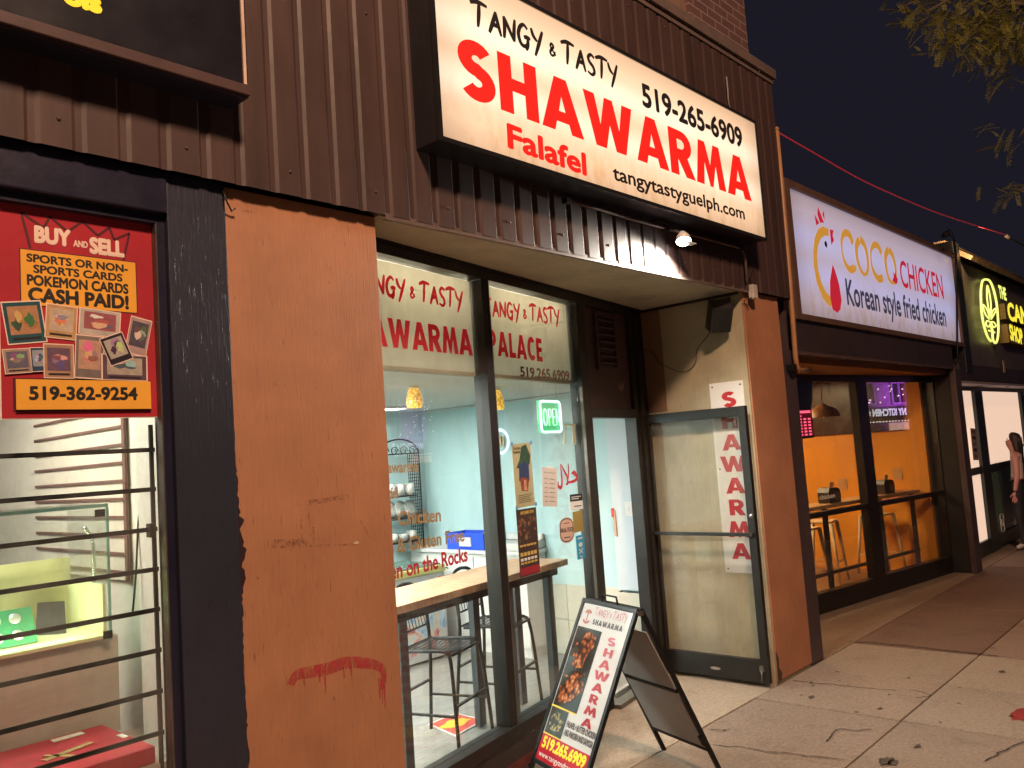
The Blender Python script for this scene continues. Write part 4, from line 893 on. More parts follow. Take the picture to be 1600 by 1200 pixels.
# freezer with printed front
fz = thing('chest_freezer', 'chest freezer with yellow rim and colourful printed front behind the bar table', 'freezer', (5.0, 3.2, .012))
fx0, fx1, fy0, fy1 = 4.1, 5.46, 3.0, 3.6
t = MB(); t.box(fx0, fx1, fy0, fy1, .03, .80, .01); t.build('body', pm('freezer_body', (.62, .62, .6), .4), fz)
t = MB(); t.box(fx0-.01, fx1+.01, fy0-.012, fy1, .80, .86, .008); t.build('rim', pm('yellow_rim', (.72, .68, .24), .4), fz)
t = MB(); t.prism([(0, 0), (.56, 0), (.56, .04), (0, .04)], Vector((fx0, fy0+.02, .885)), X3, Vector((0, 1, .15)), .02); t.box(fx0+.02, fx1-.02, fy0+.03, fy1-.02, .862, .875); t.build('glass_lid', pm('lid_glass', (.18, .32, .28), .1), fz)
fpm = bpy.data.materials.new('printed_front'); fpm.use_nodes = True; _nt = fpm.node_tree
_c = _ramp(_nt, _noise(_nt, 5.5, 4, .6, dist=1.2), [(.30, (.05, .16, .45)), (.42, (.45, .62, .8)), (.52, (.75, .66, .5)), (.60, (.7, .25, .3)), (.7, (.28, .09, .05))]); _nt.links.new(_c, _nt.nodes['Principled BSDF'].inputs['Base Color'])
t = MB(); t.box(fx0+.03, fx1-.03, fy0-.006, fy0-.001, .10, .76); t.build('printed_panel', fpm, fz)
# trellis rack with dishes
tr = thing('wire_trellis', 'black arched wire trellis rack with shelves of dishes against the blue wall', 'rack', (5.85, 3.7, .9))
t = MB(); x0, x1, yq = 5.28, 5.80, 3.66; zt_ = 1.93
for x in (x0, x1): t.tube([(x, yq, .0), (x, yq, zt_)], .008, 6)
t.tube([((x0+x1)/2 + (x1-x0)/2*math.cos(R(a)), yq, zt_+.15*math.sin(R(a))) for a in range(0, 181, 15)], .008, 6)
for sgn in (-1, 1):
    for k_ in (0, 1):
        cx_ = (x0+x1)/2+sgn*(.06+.12*k_); t.tube([(cx_+.05*math.cos(R(a))*(1-a/700), yq, zt_+.03+.05*math.sin(R(a))*(1-a/700)) for a in range(0, 480, 25)], .005, 5)
for k_ in range(7): t.tube([(x1-.15+.025*k_, yq, 1.0), (x1-.15+.025*k_, yq, zt_)], .004, 5)
for k_ in range(28): t.tube([(x1-.15, yq, 1.02+.033*k_), (x1, yq, 1.02+.033*k_)], .0035, 5)
for z in (1.05, 1.3, 1.55, zt_): t.tube([(x0, yq, z), (x1, yq, z)], .007, 6)
t.build('wire_frame', M['blackmetal'], tr)
t = MB()
for z in (1.05, 1.28, 1.50): t.box(x0, x1-.16, yq-.14, yq+.02, z, z+.01)
t.build('shelf', M['blackmetal'], tr)
ds = pm('patterned_dish', (.62, .60, .55), .4, .55, 22); rr = random.Random(4)
for i, z in enumerate((1.06, 1.29, 1.51)):
    for k_ in range(3):
        dsh = thing('dish', ['small patterned dish stacked on the bottom shelf', 'upright patterned plate on the middle shelf', 'pale bowl standing on the top shelf'][i]+' of the wire trellis', 'dish', (x0+.07+.12*k_, yq-.06, z+.002), group='dishes on the wire trellis')
        t = MB(); c = Vector((x0+.07+.12*k_, yq-.06, z+.002)); hh = rr.uniform(.07, .13); rr_ = .055
        if i == 1: t.lathe([(0, .008), (.04, .01), (.085, .0), (.088, .006), (.04, .02), (0, .018)], c + Vector((0, 0, .085)), 20, (0.1, -1, .25))
        else: t.lathe([(.03, 0), (rr_, .03), (rr_*.95, hh), (rr_*.9, hh), (.0, .03)], c, 18)
        t.build('body', ds, dsh)
fm = thing('floor_mat', 'red and yellow diamond floor mat lying under the bar stools', 'mat', (4.0, 1.4, .013))
pp = [at_z(668, 1131, .02), at_z(712, 1150, .02), at_z(757, 1124, .02), at_z(712, 1113, .02)]; ce = sum(pp, Vector())/4
t = MB(); t.prism([(p.x, p.y) for p in pp], Vector((0, 0, .018)), X3, Y3, .005); t.build('border', M['sheet'], fm)
t = MB(); t.prism([((ce+(p-ce)*.9).x, (ce+(p-ce)*.9).y) for p in pp], Vector((0, 0, .0188)), X3, Y3, .0005); t.build('red_field', pm('mat_red', (.55, .06, .05), .5), fm)
t = MB(); t.prism([(ce.x+x, ce.y+y) for x, y in blob(0, 0, .12, .07, 12, .3, 3)], Vector((0, 0, .0196)), X3, Y3, .0005); t.build('yellow_mark', pm('mat_yellow', (.8, .55, .05), .5), fm)
rs = thing('wall_sign', 'round pale blue glowing sign on the far wall behind the window mullion', 'sign', tuple(at_x(781, 690, 5.995)))
c = at_x(781, 690, 5.985)
t = MB(); t.lathe([(.10, 0), (.125, .004), (.13, 0)], c, 28, (-1, 0, 0)); t.build('ring', em('pale_neon', (.7, .85, 1), 1.1), rs)
t = MB(); t.box(c.x-.004, c.x, c.y-.02, c.y+.02, c.z-.05, c.z+.05); t.box(c.x-.004, c.x, c.y-.06, c.y-.04, c.z-.05, c.z+.05); t.build('emblem', pm('amber_mark', (.75, .5, .3), .5), rs)
wst = thing('paper_towel_rod', 'narrow wooden rod with a red tip hanging on the blue wall seen through the doorway', 'rod', tuple(at_x(960, 790, 5.92)))
t = MB(); a = at_x(959, 797, 5.921); c = at_x(963, 838, 5.921); t.bar(a, c, .022, .012, X3); t.build('rod', pm('rod_wood', (.5, .3, .18), .5), wst)
t = MB(); t.bar(at_x(957, 794, 5.917), at_x(958, 808, 5.917), .022, .014, X3); t.build('tip', M['red'], wst)

# ================================================================== RECESS OBJECTS
vs = thing('vertical_sign', 'tall white vertical sign with red SHAWARMA letters beside the open glass door', 'sign', tuple(at_x(1140, 750, 5.98)))
def at_r(x, y): return at_x(x, y, 5.980)
zt, zb, ya, yb = 2.296, .821, .335, .045
t = MB(); t.box(5.976, 5.9845, yb, ya, zb, zt, .001); t.build('board', M['white'], vs)
t = MB()
for (y, z) in ((ya-.025, zt-.03), (yb+.025, zt-.03), (ya-.025, zb+.03), (yb+.025, zb+.03), (ya-.03, 1.62)): t.lathe([(0, .003), (.006, .002), (.007, 0)], (5.9758, y, z), 10, (-1, 0, 0))
t.build('screw', M['blackmetal'], vs)
hL = .122; pit_ = (zt-.075-zb-.06)/8
for i, ch in enumerate('SHAWARMA'):
    wd = .155*(GL[ch][0]/.84); yc = .185 - (.012 if ch in 'S' else 0)
    place('lettering', vs, M['red'], glyph_mesh(ch), Vector((5.976, yc+wd/2, zt-.075-pit_*i-hL)), -Y3, Z3, .0008, wd, hL, capu=1.0)
sp = thing('speaker', 'small black outdoor speaker mounted high on the cream recess wall', 'speaker', tuple(at_x(1125, 492, 5.9)))
c = at_x(1124, 494, 5.86)
ax_ = Vector((-.55, -.55, -.62)).normalized(); sdv = Vector((.7, -.72, 0)).normalized(); upv = sdv.cross(ax_).normalized()
t = MB(); t.obox(c, ax_, sdv, upv, .07, .085, .115, .018); t.build('cabinet', pm('black_plastic', (.02, .017, .018), .4, .2, 20), sp)
t = MB(); t.obox(c+ax_*.073, ax_, sdv, upv, .004, .07, .10, .003); t.build('grille', pm('speaker_grille', (.012, .012, .013), .6, .4, 300, bump=.5, bscale=600), sp)
t = MB(); t.bar(c-ax_*.06, (5.984, c.y+.0, c.z+.10), .04, .02, Y3, .003); t.obox(Vector((5.98, c.y, c.z+.10)), X3, Y3, Z3, .004, .04, .05); t.build('bracket', M['blackmetal'], sp)
t = MB(); t.tube(catmull([at_x(x, y, 5.972) for x, y in ((1106, 500), (1102, 512), (1109, 520), (1090, 545), (1087, 565), (1077, 578), (1062, 581), (1047, 575), (1031, 568), (1023, 555), (1018, 549), (1003, 545))]), .0035, 6); t.build('cord', pm('brown_cord', (.09, .05, .04), .6), sp)

# ================================================================== A-FRAME SIGN
R1, R2 = at_z(1038, 1172), at_z(1128, 1211)
wdv = (R2-R1); AW = wdv.length; wdv.normalize(); nv = Vector((wdv.y, -wdv.x, 0))
AH, HS = .965, .49
T1, T2 = R1+nv*HS+Z3*AH, R2+nv*HS+Z3*AH; F1, F2 = R1+nv*2*HS, R2+nv*2*HS
A = thing('sandwich_board', 'black framed sandwich board sign advertising shawarma on the sidewalk before the shop window', 'sandwich board', tuple((R1+F2)/2))
fu = (T1-F1).normalized(); fn_ = wdv.cross(fu).normalized()      # up along the front panel, its outward normal
if fn_.dot(nv) < 0: fn_ = -fn_
ru = (T1-R1).normalized(); rn_ = -wdv.cross(ru).normalized()
if rn_.dot(nv) > 0: rn_ = -rn_
def panel_frame(f1, f2, t1, t2, n):
    b = MB(); u = (t1-f1).normalized()
    b.bar(f1, t1, .026, .022, n, .003); b.bar(f2, t2, .026, .022, n, .003); b.bar(t1-wdv*.013, t2+wdv*.013, .026, .022, n, .003)
    b.bar(f1+u*.17+wdv*.013, f2+u*.17-wdv*.013, .024, .020, n, .003)
    return b
panel_frame(F1, F2, T1, T2, fn_).build('front_frame', M['blackmetal'], A)
b_ = panel_frame(R1, R2, T1-nv*.03, T2-nv*.03, rn_); b_.bar(R1+ru*.56+wdv*.013, R2+ru*.56-wdv*.013, .022, .018, rn_, .002); b_.build('rear_frame', M['blackmetal'], A)
for (f, tt) in ((F1, T1), (F2, T2)): pass
t = MB(); t.obox((R1+R2)/2+ru*.56, wdv, ru, rn_, AW/2-.014, .385, .003); t.build('rear_panel', pm('grey_board', (.40, .37, .35), .5, .1, 3), A)
PW, PH = AW-.026, (T1-F1).length-.17-.025
PO = F1 + wdv*.013 + fu*.183
if True:
    # reading direction: seen from the front, text runs from the far upright to the near one
    U, V = wdv, fu
    if U.cross(V).dot(fn_) < 0: PO = F2 - wdv*.013 + fu*.183; U = -wdv
t = MB(); t.prism([(0, 0), (PW, 0), (PW, PH), (0, PH)], PO+fn_*.004, U, V, .006); pn = t.build('front_panel', pm('glossy_white_board', (.50, .48, .465), .13, .04, 3, fine=.02), A)
N0 = PO+fn_*.005
def ap(name, mat, poly, lift): return MB().prism([(x*PW, y*PH) for x, y in poly], N0+fn_*lift, U, V, .0003).build(name, mat, pn)
def bx(x0, x1, y0, y1): return [(x0, y0), (x1, y0), (x1, y1), (x0, y1)]
gl_ = dict(rough=.15, fine=.05)
ap('photo_area', pm('dark_food_photo', (.03, .024, .02), .15, .4, 6, fine=.1), bx(.02, .53, .33, .845), .0005)
ap('photo_area', pm('dark_bowl_photo', (.035, .03, .022), .15, .4, 6, fine=.1), bx(.02, .38, .16, .325), .0005)
ap('yellow_line', pm('yellow_line', (.75, .55, .08), **gl_), bx(.0, .53, .325, .335), .0011); ap('yellow_line', pm('yellow_line2', (.75, .55, .08), **gl_), bx(.0, .38, .155, .163), .0011)
ap('red_band', pm('red_band', (.40, .02, .03), **gl_), bx(0, 1, 0, .155), .0005)
def food_mat(name, stops, sc):
    m = bpy.data.materials.new(name); m.use_nodes = True; _nt = m.node_tree; _b = _nt.nodes['Principled BSDF']; _b.inputs['Roughness'].default_value = .15
    v = _nt.nodes.new('ShaderNodeTexVoronoi'); v.inputs['Scale'].default_value = sc; tc = _nt.nodes.new('ShaderNodeTexCoord'); n = _nt.nodes.new('ShaderNodeTexNoise'); n.inputs['Scale'].default_value = sc*.7; n.inputs['Detail'].default_value = 6
    _nt.links.new(tc.outputs['Object'], v.inputs['Vector']); _nt.links.new(tc.outputs['Object'], n.inputs['Vector']); mm = _nt.nodes.new('ShaderNodeMath'); mm.operation = 'ADD'; _nt.links.new(v.outputs['Distance'], mm.inputs[0]); _nt.links.new(n.outputs[0], mm.inputs[1])
    mr = _nt.nodes.new('ShaderNodeMath'); mr.operation = 'MULTIPLY'; mr.inputs[1].default_value = .62; _nt.links.new(mm.outputs[0], mr.inputs[0]); _nt.links.new(_ramp(_nt, mr.outputs[0], stops), _b.inputs['Base Color']); return m
meat = food_mat('roast_meat_print', [(.30, (.50, .27, .14)), (.45, (.34, .11, .04)), (.58, (.20, .05, .02)), (.72, (.04, .015, .01))], 38)
bowl = food_mat('bowl_print', [(.30, (.45, .36, .22)), (.45, (.30, .22, .10)), (.6, (.10, .08, .04)), (.72, (.03, .02, .015))], 46)
rr = random.Random(11)
ap('food_picture', meat, [(.24, .825), (.33, .835), (.42, .80), (.46, .745), (.41, .70), (.37, .66), (.36, .60), (.22, .585), (.13, .60), (.15, .66), (.19, .72), (.20, .78)], .0009)
ap('food_picture', meat, [(.10, .36), (.20, .355), (.33, .39), (.42, .43), (.50, .47), (.48, .52), (.38, .53), (.36, .57), (.27, .575), (.22, .53), (.12, .49), (.06, .43)], .0012)
for k in range(16):
    x = rr.uniform(.07, .42); y = rr.uniform(.38, .56) if k % 2 else rr.uniform(.62, .80)
    ap('food_picture', meat, blob(x, y, rr.uniform(.03, .06), rr.uniform(.008, .018), 10, .35, k), .0014+.00003*k)
ap('food_picture', bowl, blob(.20, .243, .14, .06, 16, .08, 4), .0010)
ab = M['ink']
letters_at = lambda s, mat, x, y, w_, h_, **k: place('lettering', pn, mat, glyph_mesh(s, k.get('gap', .12)), N0+U*(x*PW)+V*(y*PH), U, V, k.get('lift', .001), w_*PW, h_*PH, capu=1.0)
place('lettering', pn, M['darkred'], brush_geo('TANGY & TASTY', .085), N0+U*(.27*PW)+V*(.935*PH), U, V, .0015, .66*PW, .045*PH, capu=1.0)
letters_at('SHAWARMA', ab, .29, .875, .60, .034, gap=.18)
M['signink'] = pm('board_red_ink', (.30, .008, .015), .3, .1, 6, fine=0)
ys = [.775, .705, .635, .565, .495, .425, .355, .285]
for ch, y in zip('SHAWARMA', ys):
    wd = .20*(GL[ch][0]/.84); letters_at(ch, M['signink'], .765-wd/2, y, wd, .052)
text_at(pn, 'FALAFEL • BUTTER CHICKEN', ab, N0+U*.41*PW+V*.245*PH, U, V, .57*PW, .034*PH, .03)
text_at(pn, 'VEG. PAKORA AND SAMOSA', ab, N0+U*.41*PW+V*.195*PH, U, V, .57*PW, .034*PH, .03)
yel = pm('bright_yellow', (.85, .62, .03), .2, .1, 5)
text_at(pn, '519.265.6909', yel, N0+U*.05*PW+V*.078*PH, U, V, .90*PW, .062*PH, .05)
text_at(pn, 'www.tangyandtasty.com', M['sheet'], N0+U*.05*PW+V*.022*PH, U, V, .92*PW, .032*PH, .0)
lg = MB(); cx_, cy_ = .15, .915
def ringpoly(r0, r1, a0, a1): return [(cx_+x/PW*PW*1.0, y) for x, y in []]
for a0, a1 in ((35, 150), (215, 325)):
    o_ = [(cx_*PW+.042*math.cos(R(a)), cy_*PH+.042*math.sin(R(a))) for a in range(a0, a1+1, 10)]; i_ = [(cx_*PW+.029*math.cos(R(a)), cy_*PH+.029*math.sin(R(a))) for a in range(a1, a0-1, -10)]
    lg.prism(o_+i_, N0+fn_*.001, U, V, .0003)
lg.prism([(cx_*PW-.004, cy_*PH-.03), (cx_*PW+.004, cy_*PH-.03), (cx_*PW+.006, cy_*PH+.018), (cx_*PW+.02, cy_*PH+.022), (cx_*PW+.02, cy_*PH+.028), (cx_*PW-.02, cy_*PH+.028), (cx_*PW-.02, cy_*PH+.022), (cx_*PW-.006, cy_*PH+.018)], N0+fn_*.0012, U, V, .0003)
lg.build('round_logo', pm('logo_brown', (.25, .05, .03), .3), pn)
t = MB(); c1, c2 = T1.lerp(T2, .36), T1.lerp(T2, .66); t.tube([c1+Z3*.01, c1+Z3*.055+wdv*.01, c2+Z3*.055-wdv*.01, c2+Z3*.01], .006, 8); t.build('carry_handle', M['blackmetal'], A)
t = MB(); q1, q2 = F2+fu*.62, R2+ru*.62; t.obox(T2+wdv*.016-nv*.012-Z3*.01, nv, Z3, wdv, .02, .012, .003); t.obox(T1-wdv*.016-nv*.012-Z3*.01, nv, Z3, wdv, .02, .012, .003); t.build('hinge', M['bronze_edge'], A)
t = MB(); t.obox(R2+ru*.24+rn_*-.01, wdv, ru, rn_, .016, .03, .006); t.build('clip', M['blackmetal'], A)

# ================================================================== CARD SHOP: SIGN, POSTER, BARS, CASE
bs = thing('dark_lightbox', 'unlit black box sign with faintly glowing yellow lettering mounted on the brown siding', 'sign', (0, -.1, 3.45))
ex = None
for s_ in [-.10-.01*i for i in range(25)]:
    p = at_y(390, 147, s_)
    ex = p if ex is None else ex
BSY = -.20; p = at_y(392, 152, BSY)
t = MB(); t.box(-3.3, p.x, BSY+.012, -.046, p.z, 5.0, .006); t.build('cabinet', M['navy_smooth'], bs)
t = MB(); t.box(-3.3, p.x-.03, BSY, BSY+.011, p.z+.045, 4.97); t.build('face', pm('black_sign_face', (.012, .012, .018), .3, .3, 3), bs)
t = MB(); t.box(p.x-.028, p.x-.016, BSY-.004, BSY+.011, p.z+.045, 4.97); t.build('bright_edge', pm('pale_edge', (.6, .45, .36), .4), bs)
t = MB(); t.box(-3.3, p.x-.003, BSY-.006, BSY+.011, p.z+.004, p.z+.043, .003); t.build('retainer', pm('brown_retainer', (.07, .04, .04), .4, .3, 4), bs)
pf = lambda x, y: at_y(x, y, BSY)
O, U, V, w_, h_ = frame_px(pf, (98, 6), (160, 24), (97, -40))
place('lettering', bs, pm('glowing_yellow_letters', (.9, .70, .04), .4, .1, 5, emit=(1, .7, .03), estr=.35), thicken(text_geo('ois', False), .07), O, U, V, .002, w_, h_*.72, bbox=True)  # letters given a glow of their own on the unlit box

pf = lambda x, y: at_y(x, y, .046)
O = pf(3, 654); U, V = X3, Z3
PWd, PHt = pf(246, 650).x-O.x, pf(120, 334).z-O.z
po = thing('buy_and_sell_poster', 'red and yellow BUY AND SELL trading card poster in the barred window', 'poster', tuple(O))
cp = bpy.data.materials
sheet(O, U, V, PWd, PHt, 0, .001).build('paper', M['posterred'], po)
sheet(O-U*.004-V*.004, U, V, PWd+.008, PHt+.008, -.0012, .001).build('border', M['sheet'], po)
def pq(name, mat, poly, lift=.0008): return MB().prism([(x*PWd, y*PHt) for x, y in poly], O - Y3*lift, U, V, .0003).build(name, mat, po)
pq('crown_outline', M['darkred'], [(.14, .945), (.20, .83), (.185, .82), (.115, .965)], .0006)
zz = [(.135, .965), (.27, .905), (.31, .965), (.42, .905), (.52, .965), (.62, .905), (.70, .955), (.73, .895), (.84, .94), (.79, .79)]
dk = pm('crown_line', (.09, .02, .03), .4, .1, 5)
t = MB()
for a, b in zip([(.185, .80)]+zz[:-1], zz):
    A_, B_ = O+U*a[0]*PWd+V*a[1]*PHt-Y3*.0009, O+U*b[0]*PWd+V*b[1]*PHt-Y3*.0009; t.bar(A_, B_, .008, .0004, Y3)
t.build('crown_line', dk, po)
def ptx(s, mat, x, y, w_, h_, bold=.02, inter=True, lift=.0016): return text_at(po, s, mat, O+U*x*PWd+V*y*PHt, U, V, w_*PWd, h_*PHt, bold, inter, lift)
ptx('BUY', M['posterpink'], .21, .835, .23, .072, .06); ptx('AND', M['posterpink'], .455, .835, .095, .03, .04); ptx('SELL', M['posterpink'], .56, .815, .24, .072, .06)
pq('yellow_panel', dk, bx(.118, .882, .525, .795), .0006); pq('yellow_panel', M['posteryellow'], bx(.125, .875, .53, .79), .0011)
ptx('SPORTS OR NON-', M['ink'], .16, .735, .66, .036, .04); ptx('SPORTS CARDS', M['ink'], .20, .685, .58, .036, .04); ptx('POKEMON CARDS', M['ink'], .16, .625, .66, .046, .045); ptx('CASH PAID!', M['ink'], .165, .548, .655, .062, .05)
rr = random.Random(8)
cards = [(.02, .345, .24, .20, 8, (.03, .10, .13), (.45, .25, .14)), (.265, .375, .20, .165, -4, (.52, .33, .16), (.55, .45, .35)), (.475, .40, .28, .13, -4, (.5, .47, .44), (.35, .12, .14)), (.80, .31, .155, .195, -12, (.42, .30, .30), (.10, .09, .12)),
 (.01, .205, .165, .115, 6, (.38, .28, .24), (.14, .14, .2)), (.17, .215, .09, .115, 4, (.05, .08, .16), (.3, .36, .4)), (.245, .185, .19, .165, 0, (.42, .26, .17), (.16, .10, .16)), (.44, .185, .19, .215, -3, (.20, .17, .16), (.52, .33, .25)), (.61, .18, .32, .13, -1, (.12, .08, .11), (.42, .38, .33)), (.63, .265, .17, .145, 22, (.035, .03, .045), (.42, .40, .36))]
for i, (x, y, w_, h_, ang, c1, c2) in enumerate(cards):
    ca, sa = math.cos(R(ang)), math.sin(R(ang)); asp = PHt/PWd
    def rp(pts): return [(x+w_/2+((px-.5)*w_*ca-(py-.5)*h_*asp*sa), y+h_/2+((px-.5)*w_*sa/asp+(py-.5)*h_*ca)) for px, py in pts]
    L = .002+.0011*i
    pq('trading_card', M['posterpink'], rp(bx(0, 1, 0, 1)), L); pq('trading_card', pm('card_edge', c1, .3, .3, 20), rp(bx(.03, .97, .03, .97)), L+.0003)
    pq('card_picture', pm('card_picture', c2, .3, .5, 45, fine=.3), rp(bx(.12, .88, .22, .88)), L+.0006)
    for q in range(5):
        fc = pm('card_figure', tuple(min(1, max(.02, ch*rr.uniform(.4, 1.9)+rr.uniform(0, .05))) for ch in (c1 if q % 2 else c2)), .3, .6, 60, fine=.4)
        pq('card_picture', fc, rp(blob_(.5+rr.uniform(-.17, .17), .56+rr.uniform(-.17, .17), rr.uniform(.10, .2), rr.uniform(.06, .15), 11, .4, i*7+q)), L+.0007+.00004*q)
    if i in (0, 1, 4, 6, 8): pq('text_line', M['ink'], rp(bx(.15, .85, .09, .15)), L+.0008)
pq('phone_panel', dk, bx(.065, .955, .03, .185), .0015); pq('phone_panel', M['posteryellow'], bx(.075, .945, .038, .178), .0140)
ptx('519-362-9254', M['ink'], .15, .085, .70, .058, .04, True, .0150)

gr = thing('security_grille', 'row of black horizontal security bars across the lower part of the card shop window', 'grille', (0, .075, 1))
for k in range(10):
    z = 1.957-.1443*k; t = MB(); t.bar((-3.4, .076, z), (1.398, .076, z), .016, .008, Y3); t.build('bar', M['blackmetal'], gr)
t = MB(); t.box(1.385, 1.398, .083, .095, .62, 2.05); t.box(1.365, 1.384, .06, .094, 1.64, 1.69, .002); t.build('upright', M['blackmetal'], gr)

dc = thing('display_case', 'glass display case lit yellow inside standing behind the barred window', 'display case', (.6, .8, .84))
cx0, cx1, cy0, cy1, cz0, cz1, cz2 = -.6, 1.43, .605, 1.02, 1.235, 1.535, 1.762
M['yellowcase'] = pm('pale_yellow_board', (.82, .76, .44), .5, .06, 3, fine=.02)
t = MB(); t.box(cx0, cx1+.045, cy0+.03, cy1+.03, .84, cz0-.012, .004); t.build('base', pm('taupe_laminate', (.50, .44, .40), .4, .2, 2, stretch=(.4, 1, 3)), dc)
t = MB(); t.box(cx0, cx1, cy0, cy1, cz0-.012, cz0); t.box(cx0, cx1, cy1-.012, cy1, cz0, cz1); t.box(cx1-.012, cx1, cy0+.03, cy1-.012, cz0, cz1-.1); t.build('lining', M['yellowcase'], dc)
t = MB(); t.box(cx0, cx1, cy0-.004, cy0+.001, cz0, cz2-.01); t.box(cx1-.006, cx1, cy0+.002, cy1, cz1-.09, cz2-.01); t.build('glass_panel', M['glass'], dc)
t = MB(); t.box(cx0, cx1+.006, cy0-.006, cy1, cz2-.009, cz2); t.build('top_glass', glass_mat('green_edge_glass', (.75, .95, .88), 1.5), dc)
t = MB(); t.box(cx0, cx1+.004, cy0-.009, cy0-.005, cz2-.012, cz2+.002); t.box(cx1-.004, cx1+.006, cy0-.009, cy0-.001, cz0-.02, cz2-.012); t.build('edge_trim', pm('green_glass_edge', (.22, .42, .36), .25), dc)
t = MB(); t.box(cx1-.03, cx1+.004, cy0-.018, cy0-.0095, cz0-.012, cz0+.018); t.box(cx1-.05, cx1-.01, cy0-.014, cy0-.0095, cz2-.05, cz2-.02); t.build('corner_clip', M['blackmetal'], dc)
cl_ = lamp('case_light', 'AREA', (.45, cy0+.02, cz0+.03), 9, (1, .92, .62), shape='RECTANGLE', size=1.8, size_y=.03); aim(cl_, (.45, cy1, cz0+.22))
t = MB(); p = at_y(148, 990, .78); q = at_y(146, 850, .78); t.tube([p, q, at_y(142, 838, .78), at_y(133, 825, .70)], .008, 8); t.build('lamp_post', M['chrome'], dc)
ctp = thing('coin_tray', 'green tray holding silver coins inside the yellow lit display case', 'tray', (1.0, .8, cz0))
a, b_, c, d_ = [at_y(x, y, .80) for x, y in ((0, 1002), (40, 990), (32, 945), (0, 948))]
o_ = Vector((a.x-.12, .74, cz0+.004)); tu = Vector((0, .55, 1)).normalized()
t = MB(); t.obox(o_+X3*.10+tu*.075, X3, tu, X3.cross(tu), .135, .075, .006, .002); t.build('board', pm('green_tray', (.03, .22, .10), .5, .2, 8), ctp)
t = MB()
for x in (.03, .10, .17): 
    for k in (.04, .11): t.lathe([(0, .004), (.02, .003), (.022, 0)], o_+X3*x+tu*k-X3.cross(tu)*-.0065, 18, -X3.cross(tu) if X3.cross(tu).y > 0 else X3.cross(tu))
t.build('coins', pm('silver_coin', (.6, .6, .56), .3, .2, 20, metal=.5), ctp)
pd = thing('easel_pad', 'dark grey rectangular pad leaning inside the yellow lit display case', 'display pad', (1.2, .85, cz0))
a, b_, c, d_ = [at_y(x, y, .84) for x, y in ((55, 993), (104, 990), (108, 940), (65, 943))]
t = MB(); t.bm.faces.new([t.bm.verts.new(q+Y3*(.05 if i > 1 else 0)) for i, q in enumerate((a, b_, c, d_))]); bmesh.ops.solidify(t.bm, geom=t.bm.faces[:], thickness=.006); t.build('pad', pm('grey_velvet', (.12, .12, .14), .7, .2, 10), pd)
t = MB(); t.bar((a+b_)/2+Y3*.06, (c+d_)/2+Y3*.10-Z3*.02, .02, .004, Y3); t.build('easel_leg', M['chrome'], pd)
rb = thing('red_case', 'flat red boxed set lying on the window ledge under the display case', 'box', (1.2, .3, .84))
q0, q1, q2 = at_z(60, 1190, .90), at_z(205, 1150, .90), at_z(245, 1200, .90)
t = MB(); t.box(.35, q1.x, .10, .57, .842, .90, .006); t.build('case', pm('red_case', (.40, .02, .04), .4, .2, 4), rb)
t = MB(); t.bar((q1.x-.30, .30, .9025), (q1.x-.12, .36, .9025), .03, .002, Z3); t.bar((q1.x-.28, .36, .9025), (q1.x-.22, .26, .9025), .02, .002, Z3); t.build('printed_tool', M['gold'], rb)
t = MB(); t.box(q1.x-.20, q1.x-.09, .50, .54, .9005, .9025); t.box(q1.x-.03, q1.x-.01, .3, .36, .9005, .9025); t.build('label', M['sheet'], rb)

# ================================================================== FRIED CHICKEN SHOP BUILDING
G = thing('chicken_shop_building', 'low dark fronted building with angled window glowing orange inside', 'building', (9, 0, 0))
M['purplebrown'] = pm('dark_plum_paint', (.065, .042, .045), .5, .3, 3, bump=.1, bscale=20)
M['dark_brown'] = pm('dark_brown_board', (.045, .03, .03), .5, .35, 3, bump=.1, bscale=20)
t = MB(); t.box(6.605, 6.86, .0, .9, 0, 2.56, .006); t.box(6.81, 6.90, .03, .5, 2.56, 4.6); t.build('corner_post', M['purplebrown'], G)
t = MB(); t.box(6.865, 11.55, .0, .1, 2.535, 2.87, .004); t.box(6.9, 12.0, .07, .4, 2.87, 4.02); t.build('fascia', M['dark_brown'], G)
t = MB(); t.box(6.865, 9.9, -.012, -.001, 2.53, 2.555); t.box(9.92, 11.5, -.012, -.001, 2.53, 2.55); t.build('fascia_trim', pm('worn_trim', (.10, .06, .055), .5, .4, 10), G)
t = MB(); t.box(6.86, 11.56, .1, .98, 2.475, 2.535); t.build('soffit', pm('warm_soffit', (.30, .13, .06), .7, .2, 3), G)
t = MB(); t.box(11.50, 11.74, -.02, .05, 0, 2.535, .006); t.box(11.56, 11.74, .05, .5, 0, 2.535); t.build('end_pillar', M['purplebrown'], G)
t = MB(); t.box(11.53, 11.559, .051, .36, 0, 2.474); t.build('return_panel', pm('near_black_panel', (.010, .008, .009), .5, .4, 4), G)
def cbox(b, X0, X1, z0, z1, o0, o1, bev=.003):
    a, c = onc(X0, 0), onc(X1, 0); L = (c-a).length; m = (a+c)/2 + CN*((o0+o1)/2); m.z = (z0+z1)/2
    return b.obox(m, CDv, CN, Z3, L/2, abs(o1-o0)/2, (z1-z0)/2, bev)
xm = at_c(1340, 600).x; xr = at_c(1451, 600).x
FRc = MB(); cbox(FRc, 7.6, 11.53, 2.40, 2.474, -.06, .04); cbox(FRc, 7.6, 11.53, .0, .20, -.06, .05); cbox(FRc, xm-.12, xm+.10, .20, 2.40, -.05, .05); cbox(FRc, xr, xr+.10, .20, 2.40, -.06, .05); cbox(FRc, xr+.13, xr+.3, .20, 2.40, -.06, .02)
z1, z2 = at_c(1268, 803).z, at_c(1465, 770).z; zr = (z1+z2)/2
